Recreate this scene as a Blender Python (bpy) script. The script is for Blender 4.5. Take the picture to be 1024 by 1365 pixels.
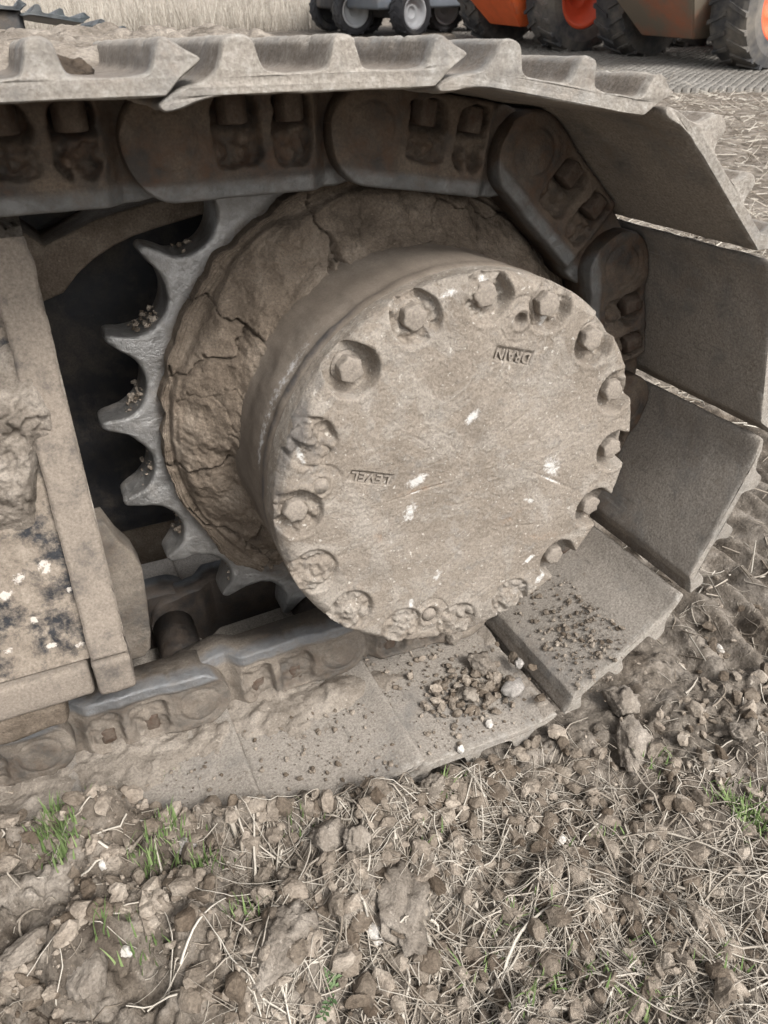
import bpy, bmesh, math, random
import numpy as np
from mathutils import Matrix, Vector, Euler

# ------------------------------------------------------------------ clear
for o in list(bpy.data.objects):
    bpy.data.objects.remove(o, do_unlink=True)
scene = bpy.context.scene
COL = scene.collection
rng = np.random.default_rng(7)
random.seed(7)
R = math.radians
PI = math.pi

# ------------------------------------------------------------------ camera
YAW, PIT, ROL = R(24.4383), R(31.7826), R(-0.3134)
CAM = np.array([-0.36634, -0.84259, 0.38518])
FPX = 1000.1                       # focal length in pixels of a 1024 px wide picture
_fw = np.array([math.sin(YAW)*math.cos(PIT), math.cos(YAW)*math.cos(PIT), -math.sin(PIT)])
_rt = np.array([math.cos(YAW), -math.sin(YAW), 0.0])
_up = np.cross(_rt, _fw)
_r2 = math.cos(ROL)*_rt + math.sin(ROL)*_up
_u2 = -math.sin(ROL)*_rt + math.cos(ROL)*_up
cam_d = bpy.data.cameras.new('camera')
cam_d.sensor_fit = 'HORIZONTAL'
cam_d.sensor_width = 36.0
cam_d.lens = 36.0*FPX/1024.0
cam_d.clip_start = 0.02
cam_d.clip_end = 2000.0
cam_d.dof.use_dof = True
cam_d.dof.focus_distance = 0.95
cam_d.dof.aperture_fstop = 18.0
cam = bpy.data.objects.new('camera', cam_d)
COL.objects.link(cam)
M = Matrix(((_r2[0], _u2[0], -_fw[0], CAM[0]), (_r2[1], _u2[1], -_fw[1], CAM[1]), (_r2[2], _u2[2], -_fw[2], CAM[2]), (0, 0, 0, 1)))
cam.matrix_world = M
scene.camera = cam

# ------------------------------------------------------------------ sky and sun (bright overcast, veiled sun)
SUN_AZ = R(166.0)      # compass bearing of the sun, clockwise from +y
SUN_EL = R(45.0)
world = bpy.data.worlds.new('World')
scene.world = world
world.use_nodes = True
wn = world.node_tree.nodes
wl = world.node_tree.links
wn.clear()
w_out = wn.new('ShaderNodeOutputWorld')
w_bg = wn.new('ShaderNodeBackground')
w_sky = wn.new('ShaderNodeTexSky')
w_sky.sky_type = 'NISHITA'
w_sky.sun_disc = False
w_sky.sun_elevation = SUN_EL
w_sky.sun_rotation = SUN_AZ
w_sky.air_density = 1.0
w_sky.dust_density = 4.0
w_sky.ozone_density = 1.0
w_hs = wn.new('ShaderNodeHueSaturation')
w_hs.inputs['Saturation'].default_value = 0.14
w_bg.inputs['Strength'].default_value = 0.115
wl.new(w_sky.outputs[0], w_hs.inputs['Color'])
wl.new(w_hs.outputs[0], w_bg.inputs['Color'])
wl.new(w_bg.outputs[0], w_out.inputs['Surface'])
sun_d = bpy.data.lights.new('sun', 'SUN')
sun_d.energy = 1.5
sun_d.angle = R(16)
sun_d.color = (1.0, 0.965, 0.92)
sun = bpy.data.objects.new('sun', sun_d)
COL.objects.link(sun)
_sd = Vector((math.sin(SUN_AZ)*math.cos(SUN_EL), math.cos(SUN_AZ)*math.cos(SUN_EL), math.sin(SUN_EL)))
sun.rotation_euler = _sd.to_track_quat('Z', 'Y').to_euler()
scene.view_settings.view_transform = 'Standard'
scene.view_settings.look = 'None'
scene.view_settings.exposure = 1.26
scene.view_settings.gamma = 1.0
scene.view_settings.use_curve_mapping = False

# ------------------------------------------------------------------ helpers: survey points from picture measurements
def ray(px, py):
    return (px-512.0)/FPX*_r2 - (py-682.5)/FPX*_u2 + _fw
def at_y(px, py, y):
    d = ray(px, py)
    return CAM + (y-CAM[1])/d[1]*d
def at_z(px, py, z):
    d = ray(px, py)
    return CAM + (z-CAM[2])/d[2]*d

# ------------------------------------------------------------------ helpers: noise
def _hash(ix, iy, iz, seed):
    h = (ix.astype(np.int64)*374761393 + iy.astype(np.int64)*668265263 + iz.astype(np.int64)*2147483647 + seed*974634777) & 0xFFFFFFFF
    h = ((h ^ (h >> 13))*1274126177) & 0xFFFFFFFF
    h = ((h ^ (h >> 16))*2246822519) & 0xFFFFFFFF
    h = h ^ (h >> 15)
    return (h & 0xFFFFFF)/float(0xFFFFFF)
def vnoise(p, seed=0):
    f = np.floor(p)
    i = f.astype(np.int64)
    t = p-f
    t = t*t*t*(t*(t*6-15)+10)
    r = 0
    for dx in (0, 1):
        wx = t[:, 0] if dx else 1-t[:, 0]
        for dy in (0, 1):
            wy = t[:, 1] if dy else 1-t[:, 1]
            for dz in (0, 1):
                wz = t[:, 2] if dz else 1-t[:, 2]
                r = r + wx*wy*wz*_hash(i[:, 0]+dx, i[:, 1]+dy, i[:, 2]+dz, seed)
    return r*2-1
def fbm(p, scale, octv=4, seed=0, gain=0.5):
    p = np.asarray(p, float)
    if p.shape[1] == 2:
        p = np.c_[p, np.zeros(len(p))]
    r = 0
    a = 1.0
    s = scale
    for k in range(octv):
        r = r + a*vnoise(p*s+17.3*k, seed+k)
        s *= 2.03
        a *= gain
    return r
def worley2(p, cell, seed=0):
    q = p/cell
    f = np.floor(q)
    F1 = np.full(len(p), 9.0)
    F2 = np.full(len(p), 9.0)
    ID = np.zeros(len(p), np.int64)
    z = np.zeros(len(p))
    for dx in (-1, 0, 1):
        for dy in (-1, 0, 1):
            cx = f[:, 0]+dx
            cy = f[:, 1]+dy
            jx = cx+_hash(cx, cy, z, seed)
            jy = cy+_hash(cx, cy, z, seed+5)
            d = np.hypot(q[:, 0]-jx, q[:, 1]-jy)
            cid = (cx.astype(np.int64)*7919+cy.astype(np.int64)*104729) & 0x7FFFFFF
            c = d < F1
            F2 = np.where(c, F1, np.minimum(F2, d))
            ID = np.where(c, cid, ID)
            F1 = np.where(c, d, F1)
    return F1*cell, F2*cell, ID
def clods(p, cell, amp, seed=0):
    F1, F2, ID = worley2(p, cell, seed)
    h = _hash(ID, ID*0+3, ID*0+1, seed+9)
    d = F1/cell
    return amp*h*np.sqrt(np.clip(1-(d/0.72)**2, 0, 1))
def sstep(a, b, x):
    t = np.clip((x-a)/(b-a), 0, 1)
    return t*t*(3-2*t)

# ------------------------------------------------------------------ helpers: meshes and objects
def new_mesh(name, V, F, smooth=True, attrs=None):
    me = bpy.data.meshes.new(name)
    V = np.asarray(V, float)
    if isinstance(F, np.ndarray):
        n, k = F.shape
        me.vertices.add(len(V))
        me.vertices.foreach_set('co', V.ravel())
        me.loops.add(n*k)
        me.loops.foreach_set('vertex_index', F.astype(np.int32).ravel())
        me.polygons.add(n)
        me.polygons.foreach_set('loop_start', np.arange(0, n*k, k, dtype=np.int32))
        me.polygons.foreach_set('loop_total', np.full(n, k, np.int32))
    else:
        me.from_pydata([tuple(v) for v in V], [], F)
    me.update(calc_edges=True)
    me.polygons.foreach_set('use_smooth', np.full(len(me.polygons), bool(smooth)))
    if attrs:
        for an, av in attrs.items():
            a = me.attributes.new(an, 'FLOAT', 'POINT')
            a.data.foreach_set('value', np.asarray(av, np.float32))
    me.validate()
    return me
def link(name, me, mat=None, parent=None, mw=None):
    o = bpy.data.objects.new(name, me)
    COL.objects.link(o)
    if mat is not None and not me.materials:
        me.materials.append(mat)
    if parent is not None:
        o.parent = parent
        if parent.type == 'EMPTY' and mw is None:
            o.matrix_parent_inverse = parent.matrix_world.inverted()
    if mw is not None:
        o.matrix_basis = mw
    return o
def thing(name, label, cat, loc=(0, 0, 0), group=None, mw=None):
    e = bpy.data.objects.new(name, None)
    e.empty_display_size = 0.05
    COL.objects.link(e)
    e.matrix_basis = mw if mw is not None else Matrix.Translation(loc)
    e.matrix_world = e.matrix_basis.copy()
    tag(e, label, cat, group)
    return e
def tag(o, label=None, cat=None, group=None, kind=None):
    if label: o['label'] = label
    if cat: o['category'] = cat
    if group: o['group'] = group
    if kind: o['kind'] = kind
    return o
def grid_faces(nu, nv, closed_u=False):
    iu = np.arange(nu if closed_u else nu-1)
    iv = np.arange(nv-1)
    A, Bv = np.meshgrid(iu, iv, indexing='ij')
    A2 = (A+1) % nu
    return np.stack([A*nv+Bv, A2*nv+Bv, A2*nv+Bv+1, A*nv+Bv+1], -1).reshape(-1, 4)
def merge(parts):
    Vs, Fs, off = [], [], 0
    for V, F in parts:
        Vs.append(np.asarray(V, float))
        Fs.append(np.asarray(F)+off)
        off += len(V)
    return np.concatenate(Vs), np.concatenate(Fs)
def box_vf(x0, x1, y0, y1, z0, z1):
    V = np.array([(x, y, z) for x in (x0, x1) for y in (y0, y1) for z in (z0, z1)], float)
    F = np.array([(0, 1, 3, 2), (4, 6, 7, 5), (0, 4, 5, 1), (2, 3, 7, 6), (0, 2, 6, 4), (1, 5, 7, 3)])
    return V, F
def bm_to_mesh(name, bm, smooth=False):
    me = bpy.data.meshes.new(name)
    bm.normal_update()
    bm.to_mesh(me)
    bm.free()
    me.polygons.foreach_set('use_smooth', np.full(len(me.polygons), bool(smooth)))
    return me
def bevel_box(name, x0, x1, y0, y1, z0, z1, bev=0.004, seg=2, cuts=0, amp=0.0, nscale=40, seed=0, xf=None):
    bm = bmesh.new()
    V, F = box_vf(x0, x1, y0, y1, z0, z1)
    vs = [bm.verts.new(v) for v in V]
    for f in F: bm.faces.new([vs[i] for i in f])
    bmesh.ops.recalc_face_normals(bm, faces=bm.faces)
    if bev > 0:
        bmesh.ops.bevel(bm, geom=list(bm.edges), offset=bev, segments=seg, affect='EDGES', profile=0.5)
    if cuts:
        for k in range(3):
            ext = (x1-x0, y1-y0, z1-z0)[k]
            m = max(ext, 1e-6)
            n = int(cuts*ext/max(x1-x0, y1-y0, z1-z0))
            for j in range(1, n+1):
                c = [(x0+x1)/2, (y0+y1)/2, (z0+z1)/2]
                c[k] = (x0, y0, z0)[k]+bev+(ext-2*bev)*j/(n+1)
                nn = [0, 0, 0]; nn[k] = 1
                bmesh.ops.bisect_plane(bm, geom=list(bm.verts)+list(bm.edges)+list(bm.faces), plane_co=c, plane_no=nn)
    bm.normal_update()
    if amp > 0:
        P = np.array([v.co for v in bm.verts])
        d = fbm(P, nscale, 4, seed)*amp
        for v, dd in zip(bm.verts, d): v.co += v.normal*dd
    if xf is not None:
        bm.transform(xf)
    return bm_to_mesh(name, bm, True)
def prism_xz(name, poly, y0, y1, bev=0.004, seg=2, smooth=True):
    bm = bmesh.new()
    vs = [bm.verts.new((p[0], y0, p[1])) for p in poly]
    f = bm.faces.new(vs)
    r = bmesh.ops.extrude_face_region(bm, geom=[f])
    for v in [g for g in r['geom'] if isinstance(g, bmesh.types.BMVert)]: v.co.y = y1
    bmesh.ops.recalc_face_normals(bm, faces=bm.faces)
    if bev > 0:
        es = [e for e in bm.edges if abs(e.verts[0].co.y-e.verts[1].co.y) < 1e-6]
        bmesh.ops.bevel(bm, geom=es, offset=bev, segments=seg, affect='EDGES', profile=0.5)
    return bm_to_mesh(name, bm, smooth)
def lathe_y(prof, n=48, cx=0.0, cz=0.0):
    """prof: list of (r, y); closed loops not required"""
    prof = np.asarray(prof, float)
    th = np.linspace(0, 2*PI, n, endpoint=False)
    V = np.stack([cx+prof[None, :, 0]*np.cos(th)[:, None], np.repeat(prof[None, :, 1], n, 0), cz+prof[None, :, 0]*np.sin(th)[:, None]], -1).reshape(-1, 3)
    return V, grid_faces(n, len(prof), True)

# ------------------------------------------------------------------ materials
def nmat(name):
    m = bpy.data.materials.new(name)
    m.use_nodes = True
    nt = m.node_tree
    nt.nodes.clear()
    o = nt.nodes.new('ShaderNodeOutputMaterial')
    b = nt.nodes.new('ShaderNodeBsdfPrincipled')
    nt.links.new(b.outputs[0], o.inputs[0])
    return m, nt, b
def n_pos(nt):
    return nt.nodes.new('ShaderNodeNewGeometry').outputs['Position']
def n_noise(nt, vec, scale, detail=6, rough=0.6, dist=0.0):
    n = nt.nodes.new('ShaderNodeTexNoise')
    n.inputs['Scale'].default_value = scale
    n.inputs['Detail'].default_value = detail
    n.inputs['Roughness'].default_value = rough
    n.inputs['Distortion'].default_value = dist
    nt.links.new(vec, n.inputs['Vector'])
    return n.outputs['Fac']
def n_ramp(nt, fac, stops):
    r = nt.nodes.new('ShaderNodeValToRGB')
    e = r.color_ramp.elements
    while len(e) < len(stops): e.new(0.5)
    for i, (p, c) in enumerate(stops):
        e[i].position = p
        if not isinstance(c, (tuple, list)): c = (c, c, c)
        e[i].color = (c[0], c[1], c[2], 1)
    nt.links.new(fac, r.inputs[0])
    return r.outputs[0]
def n_mix(nt, fac, a, b, mode='MIX'):
    m = nt.nodes.new('ShaderNodeMix')
    m.data_type = 'RGBA'
    m.blend_type = mode
    for sock, v in ((m.inputs[0], fac), (m.inputs[6], a), (m.inputs[7], b)):
        if isinstance(v, (int, float)): sock.default_value = v
        elif isinstance(v, (tuple, list)): sock.default_value = (v[0], v[1], v[2], 1)
        else: nt.links.new(v, sock)
    return m.outputs[2]
def n_math(nt, op, a, b=0.0, clamp=False):
    m = nt.nodes.new('ShaderNodeMath')
    m.operation = op
    m.use_clamp = clamp
    for sock, v in ((m.inputs[0], a), (m.inputs[1], b)):
        if isinstance(v, (int, float)): sock.default_value = v
        else: nt.links.new(v, sock)
    return m.outputs[0]
def n_attr(nt, name):
    a = nt.nodes.new('ShaderNodeAttribute')
    a.attribute_name = name
    return a.outputs['Fac']
def n_bump(nt, b, parts):
    prev = None
    for h, strength, dist in parts:
        n = nt.nodes.new('ShaderNodeBump')
        n.inputs['Strength'].default_value = strength
        n.inputs['Distance'].default_value = dist
        nt.links.new(h, n.inputs['Height'])
        if prev is not None: nt.links.new(prev, n.inputs['Normal'])
        prev = n.outputs[0]
    nt.links.new(prev, b.inputs['Normal'])
def n_pt(nt):
    return nt.nodes.new('ShaderNodeNewGeometry').outputs['Pointiness']

def soil_mat(name, dark, mid, light, scale=9.0, grain=320.0, bump=0.6, rough=0.95, speck=0.25, bigbump=0.0, tint=False, damp=0.0):
    m, nt, b = nmat(name)
    p = n_pos(nt)
    big = n_noise(nt, p, scale, 8, 0.62)
    col = n_ramp(nt, big, [(0.30, dark), (0.50, mid), (0.72, light)])
    fine = n_noise(nt, p, grain, 5, 0.7)
    fcol = n_ramp(nt, fine, [(0.28, 0.45), (0.5, 1.0), (0.74, 1.45)])
    col = n_mix(nt, 0.75, col, n_mix(nt, 1.0, col, fcol, 'MULTIPLY'))
    sp = n_noise(nt, p, grain*0.55, 2, 0.5)
    spm = n_ramp(nt, sp, [(0.66, 0.0), (0.73, 1.0)])
    col = n_mix(nt, n_math(nt, 'MULTIPLY', spm, speck), col, (min(1, light[0]*1.7), min(1, light[1]*1.7), min(1, light[2]*1.7)))
    if damp:
        dn = n_ramp(nt, n_noise(nt, p, 6.0, 7, 0.7, 0.6), [(0.46, 0.0), (0.60, 1.0)])
        col = n_mix(nt, n_math(nt, 'MULTIPLY', dn, damp), col, n_mix(nt, 1.0, col, (0.45, 0.41, 0.37), 'MULTIPLY'))
    if tint:
        col = n_mix(nt, 1.0, col, n_ramp(nt, n_attr(nt, 'tint'), [(0.0, (0.50, 0.45, 0.40)), (0.5, (0.95, 0.93, 0.90)), (1.0, (1.35, 1.33, 1.30))]), 'MULTIPLY')
    nt.links.new(col, b.inputs['Base Color'])
    b.inputs['Roughness'].default_value = rough
    b.inputs['Specular IOR Level'].default_value = 0.15
    mid_n = n_noise(nt, p, grain*0.22, 6, 0.65)
    parts = [(mid_n, bump, 0.006), (fine, bump*0.8, 0.0018)]
    if bigbump:
        parts.insert(0, (n_noise(nt, p, 45, 5, 0.6), bigbump, 0.012))
    n_bump(nt, b, parts)
    return m

M_soil = soil_mat('dry_soil', (0.062, 0.051, 0.041), (0.162, 0.139, 0.115), (0.31, 0.275, 0.236), 17, 280, 0.9, damp=0.75, speck=0.4, bigbump=0.35)
M_clod = soil_mat('clod_soil', (0.095, 0.079, 0.064), (0.20, 0.172, 0.143), (0.32, 0.284, 0.243), 26, 340, 0.8, speck=0.3)
M_crumb = soil_mat('loose_clod_soil', (0.105, 0.086, 0.069), (0.205, 0.175, 0.145), (0.32, 0.284, 0.243), 26, 340, 0.8, speck=0.3, tint=True)
M_mud = soil_mat('caked_mud', (0.082, 0.064, 0.048), (0.142, 0.113, 0.087), (0.225, 0.187, 0.149), 18, 420, 0.6, speck=0.22, bigbump=0.3)
M_mud_dark = soil_mat('damp_mud', (0.036, 0.027, 0.020), (0.075, 0.058, 0.044), (0.135, 0.108, 0.083), 20, 300, 0.6, speck=0.15)
M_dust = soil_mat('pale_dried_dust', (0.155, 0.131, 0.107), (0.225, 0.195, 0.163), (0.31, 0.274, 0.234), 16, 340, 0.6, speck=0.35, bigbump=0.15)
M_stone = soil_mat('pale_stone', (0.34, 0.31, 0.28), (0.46, 0.43, 0.39), (0.58, 0.55, 0.51), 40, 300, 0.4, speck=0.2)
M_greystone = soil_mat('grey_stone', (0.17, 0.155, 0.14), (0.26, 0.24, 0.22), (0.36, 0.335, 0.31), 40, 300, 0.4, speck=0.2)
M_brick = soil_mat('broken_brick', (0.20, 0.10, 0.07), (0.28, 0.17, 0.125), (0.34, 0.25, 0.20), 40, 260, 0.5)

def steel_mat(name, base, dust, rust, dust_amt=0.5, rough=0.55, metal=0.6, scale=14.0, wear=True, wear_col=(0.42, 0.43, 0.43), bump=0.35, wear_metal=0.75):
    """weathered steel under dust; vertex attribute 'wear' (if any) is where the metal is rubbed bright"""
    m, nt, b = nmat(name)
    p = n_pos(nt)
    n1 = n_noise(nt, p, scale, 8, 0.65)
    n2 = n_noise(nt, p, scale*3.1, 8, 0.7)
    n3 = n_noise(nt, p, 380, 4, 0.7)
    col = n_mix(nt, n_ramp(nt, n2, [(0.42, 0.0), (0.62, 1.0)]), base, rust)
    dm = n_ramp(nt, n1, [(max(0, 0.62-dust_amt*0.5), 0.0), (0.86-dust_amt*0.5, 1.0)])
    dustc = n_mix(nt, 0.55, dust, n_mix(nt, 1.0, dust, n_ramp(nt, n3, [(0.3, 0.45), (0.7, 1.5)]), 'MULTIPLY'))
    col = n_mix(nt, dm, col, dustc)
    mt = n_math(nt, 'MULTIPLY', n_math(nt, 'SUBTRACT', 1.0, dm), metal)
    rg = n_math(nt, 'ADD', n_math(nt, 'MULTIPLY', dm, 0.35), rough, True)
    if wear:
        w0 = n_attr(nt, 'wear')
        sc = n_noise(nt, p, 60, 6, 0.75, 0.6)
        w = n_math(nt, 'MULTIPLY', n_math(nt, 'MULTIPLY', n_math(nt, 'MAXIMUM', w0, 0.0), 1.6, True), n_ramp(nt, sc, [(0.3, 0.45), (0.55, 1.0)]), True)
        wc = n_mix(nt, n_ramp(nt, n2, [(0.3, 0.0), (0.7, 1.0)]), tuple(c*0.72 for c in wear_col), wear_col)
        col = n_mix(nt, w, col, wc)
        mt = n_math(nt, 'ADD', n_math(nt, 'MULTIPLY', w, wear_metal), n_math(nt, 'MULTIPLY', mt, n_math(nt, 'SUBTRACT', 1.0, w)), True)
        rg = n_math(nt, 'SUBTRACT', rg, n_math(nt, 'MULTIPLY', w, 0.14), True)
    nt.links.new(col, b.inputs['Base Color'])
    nt.links.new(mt, b.inputs['Metallic'])
    nt.links.new(rg, b.inputs['Roughness'])
    b.inputs['Specular IOR Level'].default_value = 0.3
    n_bump(nt, b, [(n_noise(nt, p, 70, 8, 0.7), bump, 0.004), (n3, bump*0.8, 0.0012)])
    return m
DUST = (0.265, 0.228, 0.188)
def shoe_mat(name='weathered_track_shoe_steel', extra=0.0):
    m, nt, b = nmat(name)
    p = n_pos(nt)
    mp = nt.nodes.new('ShaderNodeMapping')
    mp.inputs['Scale'].default_value = (1, 0.12, 1)
    mp.inputs['Rotation'].default_value = (0, 0, 0.12)
    nt.links.new(p, mp.inputs['Vector'])
    big = n_noise(nt, p, 7, 9, 0.68, 0.4)
    mid = n_noise(nt, p, 26, 9, 0.72, 0.3)
    fine = n_noise(nt, p, 360, 4, 0.72)
    scr = n_noise(nt, mp.outputs[0], 260, 4, 0.6)
    steel = n_ramp(nt, mid, [(0.30, (0.062, 0.062, 0.063)), (0.47, (0.165, 0.157, 0.147)), (0.60, (0.17, 0.138, 0.112)), (0.75, (0.235, 0.216, 0.194))])
    steel = n_mix(nt, n_ramp(nt, scr, [(0.57, 0.0), (0.66, 0.7)]), steel, (0.27, 0.265, 0.255))
    dust = n_ramp(nt, fine, [(0.28, (0.15, 0.128, 0.106)), (0.5, (0.265, 0.236, 0.203)), (0.74, (0.39, 0.355, 0.312))])
    dm = n_ramp(nt, n_math(nt, 'ADD', n_math(nt, 'MULTIPLY', big, 0.85), n_math(nt, 'MULTIPLY', mid, 0.15)), [(0.40-extra, 0.06+extra), (0.47-extra, 0.42+extra), (0.56-extra, 0.97)])
    col = n_mix(nt, dm, steel, dust)
    col = n_mix(nt, n_ramp(nt, n_noise(nt, mp.outputs[0], 120, 5, 0.7), [(0.60, 0.0), (0.70, 0.45)]), col, (0.075, 0.066, 0.058))
    cake = n_ramp(nt, n_noise(nt, p, 40, 8, 0.75), [(0.62, 0.0), (0.66, 1.0)])
    col = n_mix(nt, n_math(nt, 'MULTIPLY', cake, 0.8), col, (0.205, 0.172, 0.138))
    w0 = n_attr(nt, 'wear')
    sc = n_noise(nt, p, 65, 7, 0.78, 0.6)
    mud_shade = n_math(nt, 'MULTIPLY', n_math(nt, 'MULTIPLY', w0, -1.0, True), n_ramp(nt, sc, [(0.30, 0.25), (0.55, 1.0)]), True)
    col = n_mix(nt, n_math(nt, 'MULTIPLY', mud_shade, 0.8), col, n_ramp(nt, fine, [(0.3, (0.075, 0.058, 0.044)), (0.7, (0.155, 0.125, 0.098))]))  # recess tone: brown mud residue together with painted shade
    w = n_math(nt, 'MULTIPLY', n_math(nt, 'MAXIMUM', w0, 0.0), n_ramp(nt, sc, [(0.38, 0.05), (0.62, 1.0)]), True)
    wc = n_ramp(nt, n_noise(nt, p, 90, 7, 0.78), [(0.3, (0.135, 0.113, 0.090)), (0.5, (0.26, 0.238, 0.207)), (0.7, (0.44, 0.425, 0.395))])
    col = n_mix(nt, w, col, wc)
    nt.links.new(col, b.inputs['Base Color'])
    nt.links.new(n_ramp(nt, dm, [(0, 0.55), (1, 0.92)]), b.inputs['Roughness'])
    b.inputs['Metallic'].default_value = 0.08
    b.inputs['Specular IOR Level'].default_value = 0.35
    n_bump(nt, b, [(mid, 0.25, 0.006), (cake, 0.35, 0.002), (n_noise(nt, p, 150, 6, 0.75), 0.5, 0.0025), (fine, 0.45, 0.0015)])
    return m
M_shoe = shoe_mat('weathered_track_shoe_steel', 0.02)
M_shoe_dusty = shoe_mat('dust_covered_track_shoe_steel', 0.10)
M_link = steel_mat('track_link_steel', (0.060, 0.052, 0.046), (0.150, 0.118, 0.090), (0.095, 0.058, 0.038), 0.46, 0.6, 0.1, 16.0, True, (0.23, 0.23, 0.225), 0.7)
M_linkdusty = steel_mat('dusty_link_steel', (0.092, 0.082, 0.072), (0.20, 0.17, 0.139), (0.115, 0.090, 0.070), 0.47, 0.65, 0.2, 16.0, True, (0.25, 0.252, 0.255), 0.75)
M_sprocket = steel_mat('polished_sprocket_steel', (0.16, 0.155, 0.148), (0.155, 0.13, 0.106), (0.115, 0.095, 0.078), 0.38, 0.42, 0.6, 26.0, True, (0.37, 0.362, 0.35), 0.7)
M_black = steel_mat('black_paint', (0.016, 0.017, 0.020), (0.075, 0.062, 0.05), (0.025, 0.023, 0.022), 0.30, 0.45, 0.0, 18.0, False)
M_dustyframe = steel_mat('dusty_frame_paint', (0.03, 0.03, 0.032), (0.205, 0.173, 0.142), (0.12, 0.10, 0.082), 0.72, 0.7, 0.0, 20.0, False, bump=0.5)
M_bolt = steel_mat('dusty_bolt_steel', (0.16, 0.145, 0.13), (0.235, 0.203, 0.170), (0.2, 0.165, 0.13), 0.8, 0.6, 0.2, 60.0, False, bump=0.6)
M_link_shaded = steel_mat('shade_darkened_link_steel', (0.022, 0.020, 0.019), (0.060, 0.047, 0.037), (0.035, 0.026, 0.02), 0.35, 0.5, 0.2, 18.0, True, (0.10, 0.105, 0.11), 0.5)  # link steel darkened: shade between the link rows is put into the colour
M_nut = steel_mat('rusty_nut_steel', (0.09, 0.07, 0.055), (0.12, 0.095, 0.075), (0.08, 0.05, 0.035), 0.4, 0.65, 0.3, 60.0, False, bump=0.6)

def panel_mat():
    m, nt, b = nmat('black_paint_under_flaking_mud')
    p = n_pos(nt)
    n1 = n_noise(nt, p, 16, 9, 0.7, 0.3)
    n2 = n_noise(nt, p, 55, 7, 0.7)
    n3 = n_noise(nt, p, 350, 4, 0.7)
    dust = n_ramp(nt, n2, [(0.3, (0.13, 0.105, 0.083)), (0.7, (0.25, 0.212, 0.172))])
    dust = n_mix(nt, 0.6, dust, n_mix(nt, 1.0, dust, n_ramp(nt, n3, [(0.3, 0.5), (0.7, 1.45)]), 'MULTIPLY'))
    mm = n_math(nt, 'ADD', n_math(nt, 'MULTIPLY', n1, 0.75), n_math(nt, 'MULTIPLY', n2, 0.35))
    msk = n_ramp(nt, mm, [(0.47, 0.0), (0.56, 1.0)])
    col = n_mix(nt, msk, (0.020, 0.021, 0.024), dust)
    w = n_attr(nt, 'scuff')
    wm = n_ramp(nt, n_math(nt, 'MULTIPLY', w, n_noise(nt, p, 130, 8, 0.75)), [(0.40, 0.0), (0.47, 1.0)])
    col = n_mix(nt, n_math(nt, 'MULTIPLY', wm, 0.9), col, (0.47, 0.43, 0.385))
    nt.links.new(col, b.inputs['Base Color'])
    nt.links.new(n_ramp(nt, msk, [(0, 0.5), (1, 0.95)]), b.inputs['Roughness'])
    b.inputs['Specular IOR Level'].default_value = 0.25
    n_bump(nt, b, [(mm, 0.6, 0.006), (n3, 0.4, 0.0015)])
    return m
M_panel = panel_mat()

def cover_mat():
    m, nt, b = nmat('dust_caked_cast_cover')
    p = n_pos(nt)
    n1 = n_noise(nt, p, 10, 8, 0.66)
    n2 = n_noise(nt, p, 42, 8, 0.7)
    n3 = n_noise(nt, p, 430, 4, 0.72)
    col = n_ramp(nt, n1, [(0.28, (0.165, 0.137, 0.110)), (0.5, (0.222, 0.189, 0.155)), (0.72, (0.285, 0.250, 0.212))])
    col = n_mix(nt, n_ramp(nt, n2, [(0.56, 0.0), (0.72, 0.55)]), col, (0.17, 0.165, 0.158))
    patch = n_ramp(nt, n_noise(nt, p, 17, 9, 0.72, 0.8), [(0.50, 0.0), (0.56, 1.0)])
    col = n_mix(nt, n_math(nt, 'MULTIPLY', patch, 0.50), col, (0.295, 0.268, 0.234))
    damp = n_ramp(nt, n_noise(nt, p, 6.5, 7, 0.7, 0.5), [(0.52, 0.0), (0.66, 0.62)])
    col = n_mix(nt, damp, col, (0.135, 0.114, 0.094))
    col = n_mix(nt, 0.62, col, n_mix(nt, 1.0, col, n_ramp(nt, n3, [(0.26, 0.36), (0.5, 1.0), (0.74, 1.5)]), 'MULTIPLY'))
    # dusty stone specks
    sp = n_noise(nt, p, 210, 2, 0.5)
    col = n_mix(nt, n_ramp(nt, sp, [(0.66, 0.0), (0.72, 0.7)]), col, (0.46, 0.43, 0.385))
    w = n_attr(nt, 'scuff')
    wm = n_ramp(nt, n_math(nt, 'MULTIPLY', w, n_noise(nt, p, 150, 8, 0.8, 0.4)), [(0.38, 0.0), (0.50, 1.0)])
    col = n_mix(nt, n_math(nt, 'MULTIPLY', wm, 0.85), col, (0.56, 0.545, 0.52))
    rs = n_attr(nt, 'rust')
    col = n_mix(nt, n_math(nt, 'MULTIPLY', rs, n_ramp(nt, n_noise(nt, p, 160, 6, 0.75), [(0.45, 0.0), (0.62, 0.5)])), col, (0.27, 0.165, 0.10))
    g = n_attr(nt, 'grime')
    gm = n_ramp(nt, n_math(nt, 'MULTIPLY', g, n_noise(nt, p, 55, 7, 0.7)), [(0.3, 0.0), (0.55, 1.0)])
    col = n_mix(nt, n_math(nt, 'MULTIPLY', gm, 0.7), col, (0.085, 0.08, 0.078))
    col = n_mix(nt, n_ramp(nt, n_noise(nt, p, 22, 8, 0.75, 0.5), [(0.58, 0.0), (0.72, 0.45)]), col, (0.335, 0.31, 0.28))
    nt.links.new(col, b.inputs['Base Color'])
    b.inputs['Roughness'].default_value = 0.93
    b.inputs['Specular IOR Level'].default_value = 0.18
    n_bump(nt, b, [(patch, 0.35, 0.0015), (n2, 0.4, 0.004), (n_noise(nt, p, 190, 5, 0.7), 0.45, 0.003), (n3, 0.6, 0.0018)])
    return m
M_cover = cover_mat()

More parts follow.
